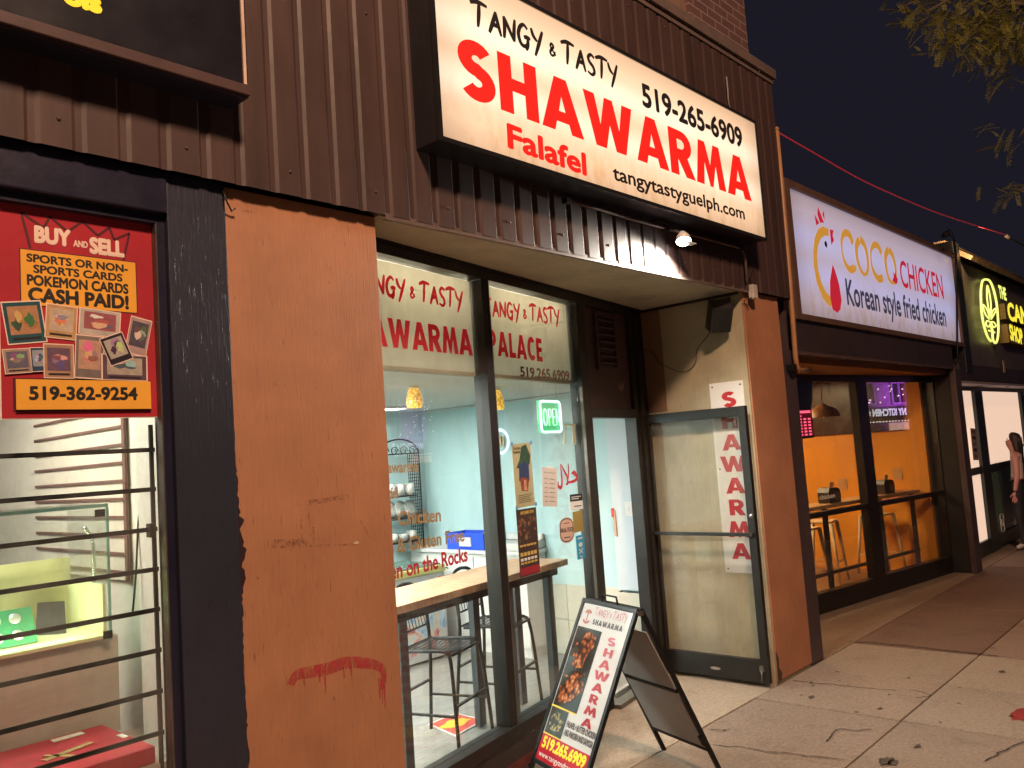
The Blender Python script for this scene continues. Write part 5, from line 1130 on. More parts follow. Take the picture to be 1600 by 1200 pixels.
cbox(FRc, 7.6, 11.53, zr-.035, zr+.02, -.02, .055); FRc.build('shopfront_frame', pm('black_frame', (.014, .011, .011), .35, .3, 5), G)
for X0, X1 in ((7.6, xm-.12), (xm+.10, xr)):
    t = MB(); cbox(t, X0, X1, .20, 2.40, -.004, .004, 0); t.build('window_pane', M['glass_mirror'], G)
M['orangewall'] = pm('orange_wall', (.72, .29, .02), .55, .06, 1.6, fine=.02)
t = MB(); t.box(11.44, 11.529, .40, 3.0, 0, 2.6); t.box(6.9, 11.44, 2.9, 3.0, 0, 2.6); t.build('interior_wall', M['orangewall'], G)
t = MB(); t.box(6.9, 11.44, 1.2, 2.9, 2.55, 2.6); t.build('interior_ceiling', M['orangewall'], G)
t = MB(); t.quad((6.9, 1.0, .015), (11.44, .42, .015), (11.44, 2.9, .015), (6.9, 2.9, .015)); t.build('interior_floor', plank_mat('brown_tile_floor', (.22, .13, .07), (.16, .09, .05), .6, .3, .4), G)
t = MB(); c = at_x(1403, 738, 11.44)
for (x, y) in ((1403, 742), (1317, 758)): c = at_x(x, y, 11.44); t.box(11.430, 11.439, c.y-.06, c.y+.06, c.z-.06, c.z+.09, .003)
t.build('outlet_plate', pm('tan_plate', (.5, .28, .12), .5), G)
sb = thing('wall_screen', 'dark glossy screen on the orange wall mirroring purple lights from across the street', 'screen', (11.4, 1.3, 2.2))
a, b_ = at_x(1411, 664, 11.41), at_x(1268, 684, 11.41)
t = MB(); t.box(11.405, 11.438, a.y, b_.y, min(a.z, b_.z)+.02, 2.56, .004); t.build('screen_panel', pm('dark_screen', (.035, .016, .012), .25, .4, 4), sb)
# bar counter and stools
cl_, cr_ = at_z(1262, 788, 1.05), at_z(1452, 757, 1.05)
cd_ = CDv; cpn = Vector((-cd_.y, cd_.x, 0))
CT = thing('counter', 'narrow wooden counter on black posts inside the orange shop window', 'counter', (10, 1.1, 0))
c0, c1 = onc(8.3, 1.05, -.22), onc(11.38, 1.05, -.22)
t = MB(); t.obox((c0+c1)/2+cpn*.12-Z3*.02, cd_, cpn, Z3, (c1-c0).length/2, .15, .02, .003); t.build('counter_top', plank_mat('oak_top', (.50, .30, .14), (.42, .24, .11), 1.6, .3, .4), CT)
for X in (9.25, 10.45, 11.25):
    t = MB(); p = onc(X, 0, -.24); t.obox(Vector((p.x, p.y, .52)), cd_, cpn, Z3, .022, .022, .50); t.build('post', M['blackmetal'], CT)
t = MB(); p, q = onc(8.3, .30, -.24), onc(11.3, .30, -.24); t.bar(p, q, .035, .035, Z3); t.build('foot_rail', M['blackmetal'], CT)
M['tanmetal'] = pm('tan_stool_metal', (.62, .45, .27), .4, .2, 6)
def cafe_stool(label, loc, rz, back=True):
    r = thing('cafe_stool', label, 'stool', (0, 0, 0), group='tan metal stools at the orange counter'); h = .76
    t = MB(); t.box(-.16, .16, -.16, .16, h-.025, h, .01); t.build('seat', M['tanmetal'], r)
    for sx_ in (-1, 1):
        for sy_ in (-1, 1): t = MB(); t.tube([(sx_*.145, sy_*.145, h-.03), (sx_*.21, sy_*.21, .012)], [.026, .014], 8); t.build('leg', M['tanmetal'], r)
    t = MB()
    for sx_ in (-1, 1): t.bar((sx_*.19, -.19, .25), (sx_*.19, .19, .25), .02, .01, Z3); t.bar((-.19, sx_*.19, .27), (.19, sx_*.19, .27), .02, .01, Z3)
    t.build('stretcher', M['tanmetal'], r)
    if back:
        t = MB(); t.tube(catmull([(-.15, .15, h), (-.16, .20, h+.22), (-.10, .23, h+.30), (.10, .23, h+.30), (.16, .20, h+.22), (.15, .15, h)]), .011, 8)
        for k in range(4): t.tube([(-.09+.06*k, .155, h), (-.075+.05*k, .228, h+.29)], .006, 6)
        t.build('backrest', M['tanmetal'], r)
    r.location = loc; r.rotation_euler = (0, 0, rz)
rzc = math.atan2(cd_.y, cd_.x)
p = at_z(1303, 838, .76); cafe_stool('tan backless metal stool next to the dark corner post of the orange shop', tuple(onc(9.35, .015, -.62)), rzc, False)
cafe_stool('tan metal stool with slatted back behind the middle post of the orange shop window', tuple(onc(10.15, .015, -.85)), rzc+.3, True)
cafe_stool('tan metal stool in front of the second napkin dispenser in the orange shop', tuple(onc(11.05, .015, -.62)), rzc, False)
nd = pm('dispenser_black', (.03, .022, .018), .35, .3, 10)
for (x, y, lab) in ((1293, 783, 'black napkin dispenser nearest the dark corner post on the wooden counter'), (1379, 767, 'black napkin dispenser on the wooden counter beside the window mullion')):
    X = at_c(x, y, -.32).x; p = onc(X, 1.051, -.32); r = thing('napkin_dispenser', lab, 'napkin dispenser', tuple(p), group='napkin dispensers on the wooden counter')
    t = MB(); prof = [(-.12, 0), (.12, 0), (.13, .10), (.10, .155), (.04, .17), (-.10, .17), (-.13, .12)]
    t.prism(prof, Vector(p)+CN*.07, CDv, Z3, .14); t.build('body', nd, r)
    t = MB(); t.prism([(-.0, .03), (.10, .03), (.10, .12), (.0, .12)], Vector(p)+CN*.072, CDv, Z3, .002); t.build('face_plate', pm('plate_print', (.14, .09, .06), .4, .5, 60), r)
    t = MB(); t.prism([(-.03, 0), (.05, 0), (.07, .05), (-.01, .06)], Vector(p)+CN*.03+Z3*.172, CDv, Z3, .004); t.build('napkin', pm('napkin', (.6, .4, .22), .7), r)
cl2 = thing('window_lettering', 'small white chicken lettering on the orange shop glass', 'lettering', tuple(at_c(1297, 778, .006)))
text_px(cl2, 'chicken', M['sheet'], lambda x, y: at_c(x, y, .006), (1281, 781), (1305, 777), (1280.5, 774), .02, True)
dp = thing('dome_pendant', 'brown dome pendant lamp hanging behind the orange shop window', 'pendant lamp', tuple(at_c(1287, 650, -.5)))
p = at_c(1287, 652, -.5); t = MB(); t.lathe([(.19, 0), (.18, .05), (.14, .10), (.06, .135), (.03, .16), (0, .17), (.12, .09), (.165, .04), (.18, 0)], p, 24); t.tube([p+Z3*.16, (p.x, p.y, 2.55)], .006, 6); t.build('lamp_shade', pm('brown_dome', (.24, .10, .03), .4), dp)
t = MB(); t.lathe([(0, -.0), (.03, .02), (.035, .05), (0, .08)], p, 12); t.build('bulb', em('dim_warm_bulb', (1, .55, .2), 5), dp)
# led board on the glass
lb = thing('led_board', 'round topped black board with a red glowing number display in the orange shop window', 'display', tuple(at_c(1262, 660, -.05)))
O, U, V, w_, h_ = frame_px(lambda x, y: at_c(x, y, -.04), (1249, 683), (1272, 681), (1246, 641))
t = MB(); t.prism([(-.06, -.02), (w_+.02, -.02), (w_+.02, h_+.03), (w_+.06, h_+.12), (w_+.09, h_+.30), (w_+.04, h_+.46), (w_-.08, h_+.54), (-.12, h_+.54), (-.3, h_+.3), (-.12, h_+.1)], O-CN*.01, U, V, .05); t.build('board', pm('blue_black_board', (.012, .014, .022), .2, .3, 5), lb)
sheet(O, U, V, w_, h_, -.006, .003).build('panel', pm('red_panel', (.05, .004, .006), .3, .2, 5, emit=(1, .03, .08), estr=.12), lb)
t = MB()
for j in range(7):
    for i in range(3):
        if j == 6 and i > 0: continue
        x0_ = (.10+.30*i)*w_; y0_ = (.04+.117*j)*h_; t.prism([(x0_, y0_), (x0_+.17*w_, y0_), (x0_+.17*w_, y0_+.06*h_), (x0_, y0_+.06*h_)], O, U, V, .001)
t.prism(bx(.08*w_, .92*w_, .88*h_, .97*h_), O, U, V, .001)
t.build('led_digits', em('led_red', (1, .10, .18), 2.2), lb)
troffer('ceiling_light', 'warm ceiling panel light inside the orange shop', 8.6, 10.2, 1.7, 2.6, 2.548, 26.0, (1, .72, .36))

# sign
CS = thing('chicken_sign', 'glowing white lightbox sign with a gold chicken head outline and fried chicken lettering', 'sign', (9.5, 0, 2.89))
gx0, gx1, gz0, gz1 = 7.03, 12.0, 2.885, 4.015
t = MB(); t.box(gx0-.09, gx1+.06, -.03, .065, gz0-.05, gz0); t.box(gx0-.09, gx1+.06, -.03, .065, gz1, gz1+.06); t.box(gx0-.09, gx0, -.03, .065, gz0, gz1); t.box(gx1, gx1+.06, -.03, .065, gz0, gz1); t.build('frame', pm('brown_sign_frame', (.13, .07, .05), .5, .3, 6), CS)
t = MB(); t.box(gx0, gx1, 0, .03, gz0, gz1); t.build('face', sign_face('white_sign_face', (.47, .37, .45), (.50, .52, .92), .84, 0, gz1-gz0, (.34, .64), .145, True, (gx0-9.5, gx1-9.5)), CS)
def at_k(x, y): return at_y(x, y, 0)
M['kgold'] = pm('gold_sign_ink', (.30, .17, .03), .4, .1, 5, emit=(.72, .34, .05), estr=.62); M['kred'] = pm('red_sign_ink', (.25, .02, .03), .4, .1, 5, emit=(.75, .02, .05), estr=.55); M['kgrey'] = pm('slate_sign_ink', (.05, .05, .08), .4, .1, 5, emit=(.3, .3, .55), estr=.10)
def kpoly(name, mat, pts, lift=.002):
    W_ = [at_k(x, y) for x, y in pts]; return MB().prism([(p.x, p.z) for p in W_], Vector((0, -lift, 0)), X3, Z3, .001).build(name, mat, CS)
def kz(pts): return [(1230+x/5.455, 280+y/5.455) for x, y in pts]      # zoomed reading of the mark
kpoly('chicken_mark', M['kgold'], kz([(353, 485), (350, 425), (300, 402), (262, 425), (232, 500), (220, 620), (225, 740), (250, 880), (300, 1010), (345, 1070), (385, 1090), (372, 1008), (330, 965), (290, 880), (262, 770), (252, 660), (260, 570), (285, 505), (320, 480)]))
for q in ([(246, 392), (230, 295), (272, 375)], [(278, 368), (256, 300), (260, 235), (312, 372)], [(318, 350), (298, 300), (310, 268)], [(362, 428), (393, 436), (385, 480), (398, 520), (375, 560), (368, 500)]): kpoly('chicken_mark', M['kred'], kz(q))
kpoly('chicken_mark', M['kred'], kz([(384, 728), (362, 870), (364, 1010), (385, 1110), (425, 1140), (450, 1110), (460, 1030), (440, 900), (405, 780)]), .004)
kpoly('chicken_mark', M['ink'], kz([(320, 528), (332, 530), (340, 560), (336, 585), (322, 570), (316, 545)]))
def kstroke(pts, wfun, mat):
    W_ = [at_k(x, y) for x, y in kz(pts)]; V_, F_ = ribbon([(p.x, p.z) for p in W_], wfun); b = MB(); bv = [b.bm.verts.new((v[0], -.003, v[1])) for v in V_]
    for f in F_: b.bm.faces.new([bv[i] for i in f])
    b.build('lettering', mat, CS)
wv = lambda u: .035+.05*abs(math.cos(math.pi*u))
kstroke([(555, 550), (530, 478), (490, 458), (462, 510), (465, 620), (490, 710), (530, 770), (570, 755), (572, 742)], wv, M['kgold'])
kstroke([(612, 515), (588, 570), (595, 680), (625, 775), (660, 812), (684, 770), (680, 660), (655, 560), (618, 512)], wv, M['kgold'])
kstroke([(798, 635), (775, 575), (738, 560), (712, 610), (714, 710), (735, 790), (775, 850), (812, 838)], wv, M['kgold'])
kstroke([(860, 600), (836, 650), (840, 750), (865, 850), (900, 885), (922, 850), (920, 750), (895, 650), (862, 600)], wv, M['kgold'])
kpoly('chicken_mark', M['kred'], kz([(893, 865), (905, 830), (897, 790), (912, 815), (918, 780), (926, 830), (938, 850), (935, 885), (922, 898), (912, 880)]), .005)
text_px(CS, 'CHICKEN', M['kred'], at_k, (1408.5, 447), (1475, 467), (1406.5, 407), .012, False)
text_px(CS, 'Korean style fried chicken', M['kgrey'], at_k, (1324, 475), (1479, 510), (1321, 436), .022, True)
# drain pipe
dp_ = thing('downpipe', 'thin tan metal pipe running up beside the white chicken sign', 'pipe', tuple(at_y(1245, 570, -.05)))
t = MB(); t.tube([at_y(x, y, -.05) for x, y in ((1213, 203), (1222, 300), (1234, 440), (1243, 560), (1245, 574))]+[at_y(1250, 579, -.04), at_y(1265, 578, .05)], .022, 10); t.lathe([(0, .03), (.02, .02), (.028, 0)], at_y(1213, 203, -.05), 12); t.build('pipe', pm('tan_pipe', (.40, .20, .09), .45, .25, 5), dp_)
t = MB(); c = at_y(1237, 575, -.03); t.box(c.x-.04, c.x+.04, c.y-.03, c.y+.03, c.z-.03, c.z+.03, .006); t.build('clamp', M['blackmetal'], dp_)

# ================================================================== NEXT SHOP WITH LIT LETTERS
H = thing('corner_shop_building', 'dark shop building with white lit windows at the far end of the sidewalk', 'building', (15, 0, 0))
t = MB(); t.box(12.07, 12.36, -.02, .3, 2.5, 4.25, .006); t.build('gap_trim', M['black'], H)
t = MB(); t.box(12.36, 24, .03, .3, 2.62, 4.04); t.build('sign_backing', pm('charcoal_panel', (.12, .10, .085), .4, .2, 3), H)
wf = MB(); wf.obox(Vector((18.0, -.01, 4.13)), X3, Vector((0, .82, .57)), Vector((0, -.57, .82)), 5.6, .17, .03); wf.box(12.4, 24, .15, .3, 4.2, 4.34); wf.build('weathered_eave', pm('weathered_board', (.28, .19, .12), .7, .55, 5, stretch=(3, .4, .4), bump=.4, bscale=30), H)
t = MB(); t.box(11.75, 24, -.01, .28, 2.40, 2.615, .004); t.build('fascia', M['dark_brown'], H)
t = MB(); t.box(11.745, 24, .0, .55, 2.36, 2.398); t.build('soffit', pm('lavender_soffit', (.36, .29, .33), .7, .15, 3), H)
WY = .28
fz0 = .14
frosted = pm('frosted_lit_pane', (.75, .66, .58), .4, .04, 1.2, emit=(1, .70, .52), estr=.80, fine=.02)
t = MB(); t.box(11.75, 20, WY, WY+.03, 2.30, 2.36); 
xa, xb = at_y(1530, 720, WY).x, at_y(1542, 720, WY).x
t.box(xa, xb, WY-.04, WY+.05, 0, 2.30)
xc = at_y(1591, 620, WY).x; t.box(xc, xc+.28, WY-.04, WY+.05, 0, 2.30)
zr_ = at_y(1560, 728, WY).z; t.box(11.75, xa, WY-.02, WY+.04, zr_-.05, zr_+.05); t.box(xb, xc, WY-.02, WY+.04, zr_-.05, zr_+.05); t.box(11.75, xc, WY-.03, WY+.04, .0, .20); t.build('shopfront_frame', pm('dark_green_frame', (.02, .028, .028), .35, .3, 5), H)
t = MB(); t.box(11.75, xa, WY+.005, WY+.012, .20, zr_-.05); t.box(11.75, xa, WY+.005, WY+.012, zr_+.05, 2.30); t.box(xb, xc, WY+.005, WY+.012, zr_+.05, 2.30); t.box(xc+.28, 20, WY+.005, WY+.012, .2, 2.30); t.build('frosted_pane', frosted, H)
t = MB(); t.box(xb, xc, WY, WY+.012, .20, zr_-.05); gp_ = t.build('green_panel', pm('dark_green_film', (.055, .12, .08), .35, .3, 2), H)
gpm = pm('pale_green_line', (.28, .38, .30), .4)
t = MB()
for k in range(9): t.bar((xb+.03, WY-.001, .30+.09*k), (xb+.50, WY-.001, .52+.09*k), .008, .001, Y3); 
for k in range(5): t.bar((xb+.08+.1*k, WY-.0015, zr_-.08), (xb+.25+.09*k, WY-.0015, .35), .006, .001, Y3)
t.build('leaf_line_art', gpm, gp_)
t = MB(); c = at_y(1566, 817, WY-.002)
for r0, r1, in ((.105, .085),): 
    q_ = rr_path(-.10, .10, -.13, .13, .05); t.tube([(c.x+x, WY-.002, c.z+z) for x, z in q_], .008, 6, False)
t.tube([(c.x+.045*math.cos(a), WY-.002, c.z+.055*math.sin(a)) for a in [2*math.pi*k/16 for k in range(17)]], .008, 6, False); t.build('camera_emblem', pm('pale_print', (.8, .8, .76), .4), gp_)
text_px(gp_, 'cannabis', pm('pale_print2', (.8, .8, .76), .4), lambda x, y: at_y(x, y, WY-.001), (1573, 824), (1592, 817), (1572, 815), .02, True)
nt_o = thing('door_notice', 'narrow printed notice on the white lit door of the far shop', 'notice', tuple(at_y(1524, 690, WY-.01)))
O, U, V, w_, h_ = frame_px(lambda x, y: at_y(x, y, WY-.045), (1521, 719), (1530, 719), (1517, 669))
sheet(O, U, V, w_, h_, 0, .002).build('paper', pm('grey_paper', (.36, .27, .22), .5, .1, 5), nt_o)
for k in range(5): patch(nt_o, 'text_block', M['ink'] if k % 2 else pm('grey_block', (.16, .12, .10), .5), O, U, V, .2*w_, .8*w_, (.08+.19*k)*h_, (.18+.19*k)*h_, .001)
sc2 = thing('security_camera', 'white dome security camera under the eave above the far shop door', 'security camera', tuple(at_y(1572, 600, .1)))
p = at_y(1572, 597, .1); t = MB(); t.lathe([(.0, .07), (.075, .07), (.08, .0), (.06, -.02)], p, 20); t.build('housing', M['white'], sc2)
t = MB(); t.lathe([(.058, -.018), (.05, -.055), (.03, -.075), (0, -.082)], p, 18); t.build('dome', pm('smoked_dome', (.015, .015, .015), .1), sc2)
up_ = thing('number_plate', 'small pale street number plate on the dark fascia of the far shop', 'plate', tuple(at_y(1568, 572, -.02)))
p = at_y(1569, 573, -.016); t = MB(); t.box(p.x-.05, p.x+.05, -.02, -.0105, p.z-.09, p.z+.09, .003); t.build('plate', pm('tan_plate_2', (.32, .22, .15), .5, .4, 30), up_)
# lit letters
LS = thing('neon_leaf_sign', 'glowing yellow green leaf emblem and raised letters on the charcoal panel', 'sign', (14, 0, 3.2))
neon = em('yellow_neon', (.78, .85, .16), 1.25); ney = em('yellow_letters_lit', (.95, .80, .03), 1.05)
def at_n(x, y): return at_y(x, y, -.03)
def nz(pts): return [(1440+x/6.667, 380+y/6.667) for x, y in pts]
def ntube(pts, r=.022): 
    t = MB(); t.tube(catmull([at_n(x, y) for x, y in nz(pts)]), r, 8); t.build('neon_tube', neon, LS)
ntube([(722, 1020), (690, 980), (655, 880), (632, 770), (620, 640), (618, 500), (632, 400), (665, 378), (710, 395), (748, 480), (780, 620), (795, 780), (800, 900), (790, 1000), (770, 1040), (745, 1010), (738, 950)], .016)
ntube([(715, 770), (690, 640), (680, 540), (685, 440), (708, 530), (722, 640), (718, 770)], .011)
ntube([(705, 790), (660, 730), (638, 640), (680, 690), (710, 770)], .011); ntube([(725, 790), (755, 740), (780, 680), (745, 700), (722, 770)], .011)
ntube([(715, 820), (680, 810), (672, 850), (700, 870), (722, 830)], .011); ntube([(728, 820), (755, 825), (775, 860), (750, 875), (728, 835)], .011)
ntube([(722, 870), (735, 900), (740, 950)], .016); ntube([(700, 910), (740, 920), (760, 930)], .012)
text_px(LS, 'THE', neon, lambda x, y: at_y(x, y, -.06), (1561.5, 464.5), (1573, 469), (1559, 446), .05, True)
t = MB(); o1 = at_n(1565, 497); o2 = at_n(1567, 533); t.box(o1.x, 18.5, -.09, .03, at_n(1565, 499).z, at_n(1565, 476).z); t.box(o1.x+.02, 18.5, -.09, .03, at_n(1567, 535).z, at_n(1567, 507).z); t.build('letter_box', pm('gold_box', (.22, .15, .04), .4, .3, 5), LS)
def at_l(x, y): return at_y(x, y, -.092)
text_px(LS, 'CANNABIS', ney, at_l, (1576, 499), (1640, 516), (1574, 473), .04, True)
text_px(LS, 'SHOP', ney, at_l, (1579, 530), (1599, 538), (1577, 507), .04, True)
gn = thing('gooseneck_lamp', 'thin black gooseneck lamp arching over the end of the white chicken sign', 'lamp', tuple(at_y(1482, 395, -.1)))
t = MB(); t.tube(catmull([at_y(x, y, yy) for x, y, yy in ((1496, 560, -.04), (1495, 480, -.05), (1494, 410, -.06), (1490, 374, -.14), (1483, 360, -.22), (1478, 366, -.24))]), .014, 8); t.build('arm', M['blackmetal'], gn)
p = at_y(1478, 368, -.24); t = MB(); t.lathe([(.02, .05), (.05, .01), (.055, -.01)], p, 14); t.build('lamp_shade', M['blackmetal'], gn)
gl_l = lamp('eave_light', 'SPOT', tuple(at_y(1522, 372, -.32)), 90, (1, .62, .28), shadow_soft_size=.05, spot_size=R(110), spot_blend=.7); aim(gl_l, at_y(1548, 404, .0))
sa = thing('small_sandwich_board', 'small dark sandwich board half hidden behind the far pillar', 'sandwich board', tuple(at_z(1535, 850)))
p = at_z(1533, 856); t = MB()
for k in (-1, 1): t.bar(p+Vector((.0, .2*k, 0)), p+Vector((.30, .2*k, .75)), .03, .02, Y3); t.bar(p+Vector((.6, .2*k, 0)), p+Vector((.30, .2*k, .75)), .03, .02, Y3)
t.build('frame', M['blackmetal'], sa); t = MB(); t.obox(p+Vector((.15, 0, .42)), Y3, Vector((.37, 0, .93)), Vector((-.93, 0, .37)), .19, .3, .004); t.build('panel', pm('dark_board', (.03, .03, .03), .4), sa)

# ================================================================== RED WIRE, STREET ACROSS, TREE, PERSON
rw = thing('overhead_wire', 'red tinted overhead wire sagging from the tan pipe across the dark sky', 'wire', tuple(at_y(1214, 206, -.05)))
wp = [(1214, 206), (1270, 238), (1340, 278), (1400, 306), (1460, 331), (1520, 351), (1572, 367)]
pts = []
for i, (x, y) in enumerate(wp): pts.append(at_y(x, y, -.05-.06*i))
t = MB(); t.tube(catmull(pts), .0065, 6); t.build('cord', pm('red_glow_cord', (.5, .05, .07), .4, .2, 3, emit=(1, .05, .10), estr=.10), rw)  # wire is no lamp: faint red glow put into its material
p = pts[-1]; t = MB(); t.lathe([(.015, -.05), (.028, -.03), (.02, 0), (.028, .03), (.015, .05)], p+Vector((.06, 0, -.015)), 12, (1, -.2, -.25)); t.build('insulator', pm('porcelain', (.55, .45, .4), .3), rw)
t = MB(); t.tube([p+Vector((.1, 0, -.02)), p+Vector((.8, -.1, -.10)), p+Vector((3, -.3, -.2))], .012, 6); t.build('lead', M['blackmetal'], rw)

# the lit building opposite, seen only as a reflection
OB = thing('restaurant_building', 'purple lit brick restaurant across the street reflected in the orange shop window', 'building', (31, -15.4, 0))
t = MB(); t.box(29.9, 34, -16, -15.2, 0, 5.2); t.build('wall', pm('lilac_brick', (.42, .30, .42), .7, .25, 1.5), OB)
t = MB()
for X in (30.9, 33.0):
    t.box(X-.45, X+.45, -15.2, -15.15, 2.85, 4.6)
wn = t.build('window', pm('dark_far_pane', (.03, .02, .05), .15), OB)
t = MB()
for X in (30.9, 33.0):
    for xx in (-.47, 0, .47): t.box(X+xx-.03, X+xx+.03, -15.15, -15.1, 2.85, 4.6)
    for z in (2.85, 3.7, 4.6): t.box(X-.5, X+.5, -15.099, -15.07, z-.03, z+.03)
t.build('window_frame', pm('lilac_frame', (.7, .6, .75), .5), OB)
t = MB(); t.box(29.9, 34, -15.19, -14.9, 2.28, 2.72); t.build('sign_band', M['navy_smooth'], OB)
lit = em('white_letters', (.9, .95, 1), 2.4)
text_at(OB, 'NY KITCHEN', lit, Vector((33.0, -14.89, 2.36)), -X3, Z3, 2.15, .26, .05); text_at(OB, 'E', lit, Vector((30.35, -14.89, 2.36)), -X3, Z3, .2, .26, .05)
st = [(.5+.5*math.sin(R(36*k))*(1 if k % 2 == 0 else .4), .5+.5*math.cos(R(36*k))*(1 if k % 2 == 0 else .4)) for k in range(10)]
MB().prism([(x*.3, y*.3) for x, y in st], Vector((30.78, -14.88, 2.34)), -X3, Z3, .01).build('star', lit, OB)
t = MB(); rr = random.Random(2)
for k in range(32):
    X, z = rr.uniform(30.2, 33.6), rr.uniform(2.85, 4.6); t.lathe([(0, -.035), (.035, 0), (0, .035)], (X, -14.6, z), 6)
for k in range(18): t.lathe([(0, -.03), (.03, 0), (0, .03)], (30.0+.2*k, -14.7, 2.12), 6)
t.build('string_bulb', em('string_bulbs', (1, .85, .7), 6), OB)
t = MB(); t.box(32.2, 34.2, -15.18, -15.12, 1.75, 2.05); t.build('lit_doorway', em('warm_doorway', (1, .6, .3), 1.6), OB)
t = MB(); t.box(29.9, 34, -15.19, -15.13, .0, 1.7); t.build('dark_shopfront', M['black'], OB)
for X in (32.6,): pl = lamp('purple_wash', 'AREA', (X, -13.9, 2.9), 110, (.62, .12, 1.0), size=1.0); aim(pl, (X+.5, -15.2, 3.9)); pl.data.shape = 'RECTANGLE'; pl.data.size_y = .2

# street tree (honey locust) whose twigs enter the frame
TR = thing('street_tree', 'street tree whose lamplit feathery twigs hang into the dark sky', 'tree', (11.8, -2.45, 0))
t = MB(); t.tube(catmull([(11.8, -2.45, 0), (11.75, -2.42, 1.6), (11.6, -2.35, 3.2), (11.45, -2.25, 4.4)]), [.16]*5+[.14]*5+[.12]*5+[.10], 12)
rr = random.Random(21)
def at_d(x, y, d): return CAM + ray(x, y)*d
tips = [(1440, 22, 9.4, .5), (1490, 30, 9.0, 1), (1528, 40, 9.0, 1), (1560, 48, 9.2, 1), (1590, 60, 9.0, 1), (1500, 66, 9.0, 1), (1555, 82, 9.2, 1), (1590, 25, 9.1, 1), (1535, 12, 9.2, 1), (1592, 215, 9.6, .8), (1588, 300, 9.8, .8), (1470, 8, 9.6, .5), (1410, 10, 9.8, .4), (1595, 110, 9.5, .8)]
forks = [Vector((11.45, -2.25, 4.4)), Vector((11.0, -1.9, 5.4)), Vector((10.6, -1.7, 6.2))]
t.tube(catmull(forks), [.10]*5+[.07]*5+[.05], 10)
nodes = []
for (x, y, d, q) in tips:
    p = at_d(x, y, d); base = min(forks, key=lambda f: (f-p).length) ; mid = base.lerp(p, .55)+Vector((0, 0, .25)); nodes.append((p, base, mid)); t.tube(catmull([base, mid, p]), [.028]*5+[.014]*5+[.006], 6)
for k in range(14):
    p = Vector((rr.uniform(10.5, 14), rr.uniform(-4, -1.2), rr.uniform(5.6, 8.2))); base = forks[rr.randint(0, 2)]; mid = base.lerp(p, .5)+Vector((0, 0, .2)); nodes.append((p, base, mid)); t.tube(catmull([base, mid, p]), [.035]*5+[.02]*5+[.007], 6)
t.build('trunk', pm('bark', (.12, .085, .06), .9, .4, 8, stretch=(1, 1, .2), bump=.8, bscale=20), TR)
lf = MB()
def leaf(p, d, ln, droop):
    d = d.normalized(); n = 10; c = []; q = p.copy(); dd = d.copy()
    for i in range(n+1): c.append(q.copy()); q = q+dd*ln/n; dd = (dd+Vector((0, 0, -droop))).normalized()
    sd = d.cross(Vector((rr.uniform(-.3, .3), rr.uniform(-.3, .3), 1))).normalized()
    for i in range(1, n+1):
        tt = (c[i]-c[i-1]).normalized(); w_ = .013; L = ln*.19*(1.0-.45*abs(i/n-.45))
        for s in (-1, 1):
            o = (sd*s+tt*.45+Vector((0, 0, rr.uniform(-.25, .15)))).normalized(); a = c[i]; m_ = a+o*L*.5
            side = tt*w_*.55
            lf.bm.faces.new([lf.bm.verts.new(v) for v in (a, m_-side, a+o*L, m_+side)])
    lf.tube([c[0], c[n//2], c[n]], .0022, 4, False)
for i, (p, base, mid) in enumerate(nodes):
    sp_ = .15 if i < len(tips) else .45
    nleaf = (46 if tips[i][3] >= 1 else 16) if i < len(tips) else 26
    for k in range(nleaf):
        o = p + Vector((rr.gauss(0, sp_), rr.gauss(0, sp_), rr.gauss(0, sp_*.55)+.05))
        d = Vector((rr.uniform(-1, 1), rr.uniform(-1, 1), rr.uniform(-.7, .2))); leaf(o, d, rr.uniform(.15, .27), rr.uniform(.01, .12))
m = pm('locust_leaf', (.36, .33, .075), .45, .5, 3); _nt = m.node_tree; _b = _nt.nodes['Principled BSDF']; _t = _nt.nodes.new('ShaderNodeBsdfTranslucent'); _t.inputs[0].default_value = (.26, .24, .04, 1); _m = _nt.nodes.new('ShaderNodeMixShader'); _m.inputs[0].default_value = .35
_nt.links.new(_b.outputs[0], _m.inputs[1]); _nt.links.new(_t.outputs[0], _m.inputs[2]); _nt.links.new(_m.outputs[0], _nt.nodes['Material Output'].inputs[0])
lf.build('crown', m, TR)

# person
def skin_mesh(verts, edges, radii, sub=2):
    me = bpy.data.meshes.new('sk'); me.from_pydata([Vector(v) for v in verts], edges, []); o = bpy.data.objects.new('sk', me); COL.objects.link(o)
    md = o.modifiers.new('s', 'SKIN'); md.use_smooth_shade = True
    for i, v in enumerate(me.skin_vertices[0].data): v.radius = radii[i] if isinstance(radii[i], tuple) else (radii[i], radii[i]); v.use_root = (i == 0)
    s2 = o.modifiers.new('d', 'SUBSURF'); s2.levels = sub; s2.render_levels = sub
    dg = _dg(); dg.update(); r = bpy.data.meshes.new_from_object(o.evaluated_get(dg)); bpy.data.objects.remove(o); bpy.data.meshes.remove(me)
    for p_ in r.polygons: p_.use_smooth = True
    return r
PX = Vector((13.75, -.10, 0))
PR = thing('person', 'person with long dark hair, pale top and dark jeans standing by the white lit window', 'person', tuple(PX), R(6))
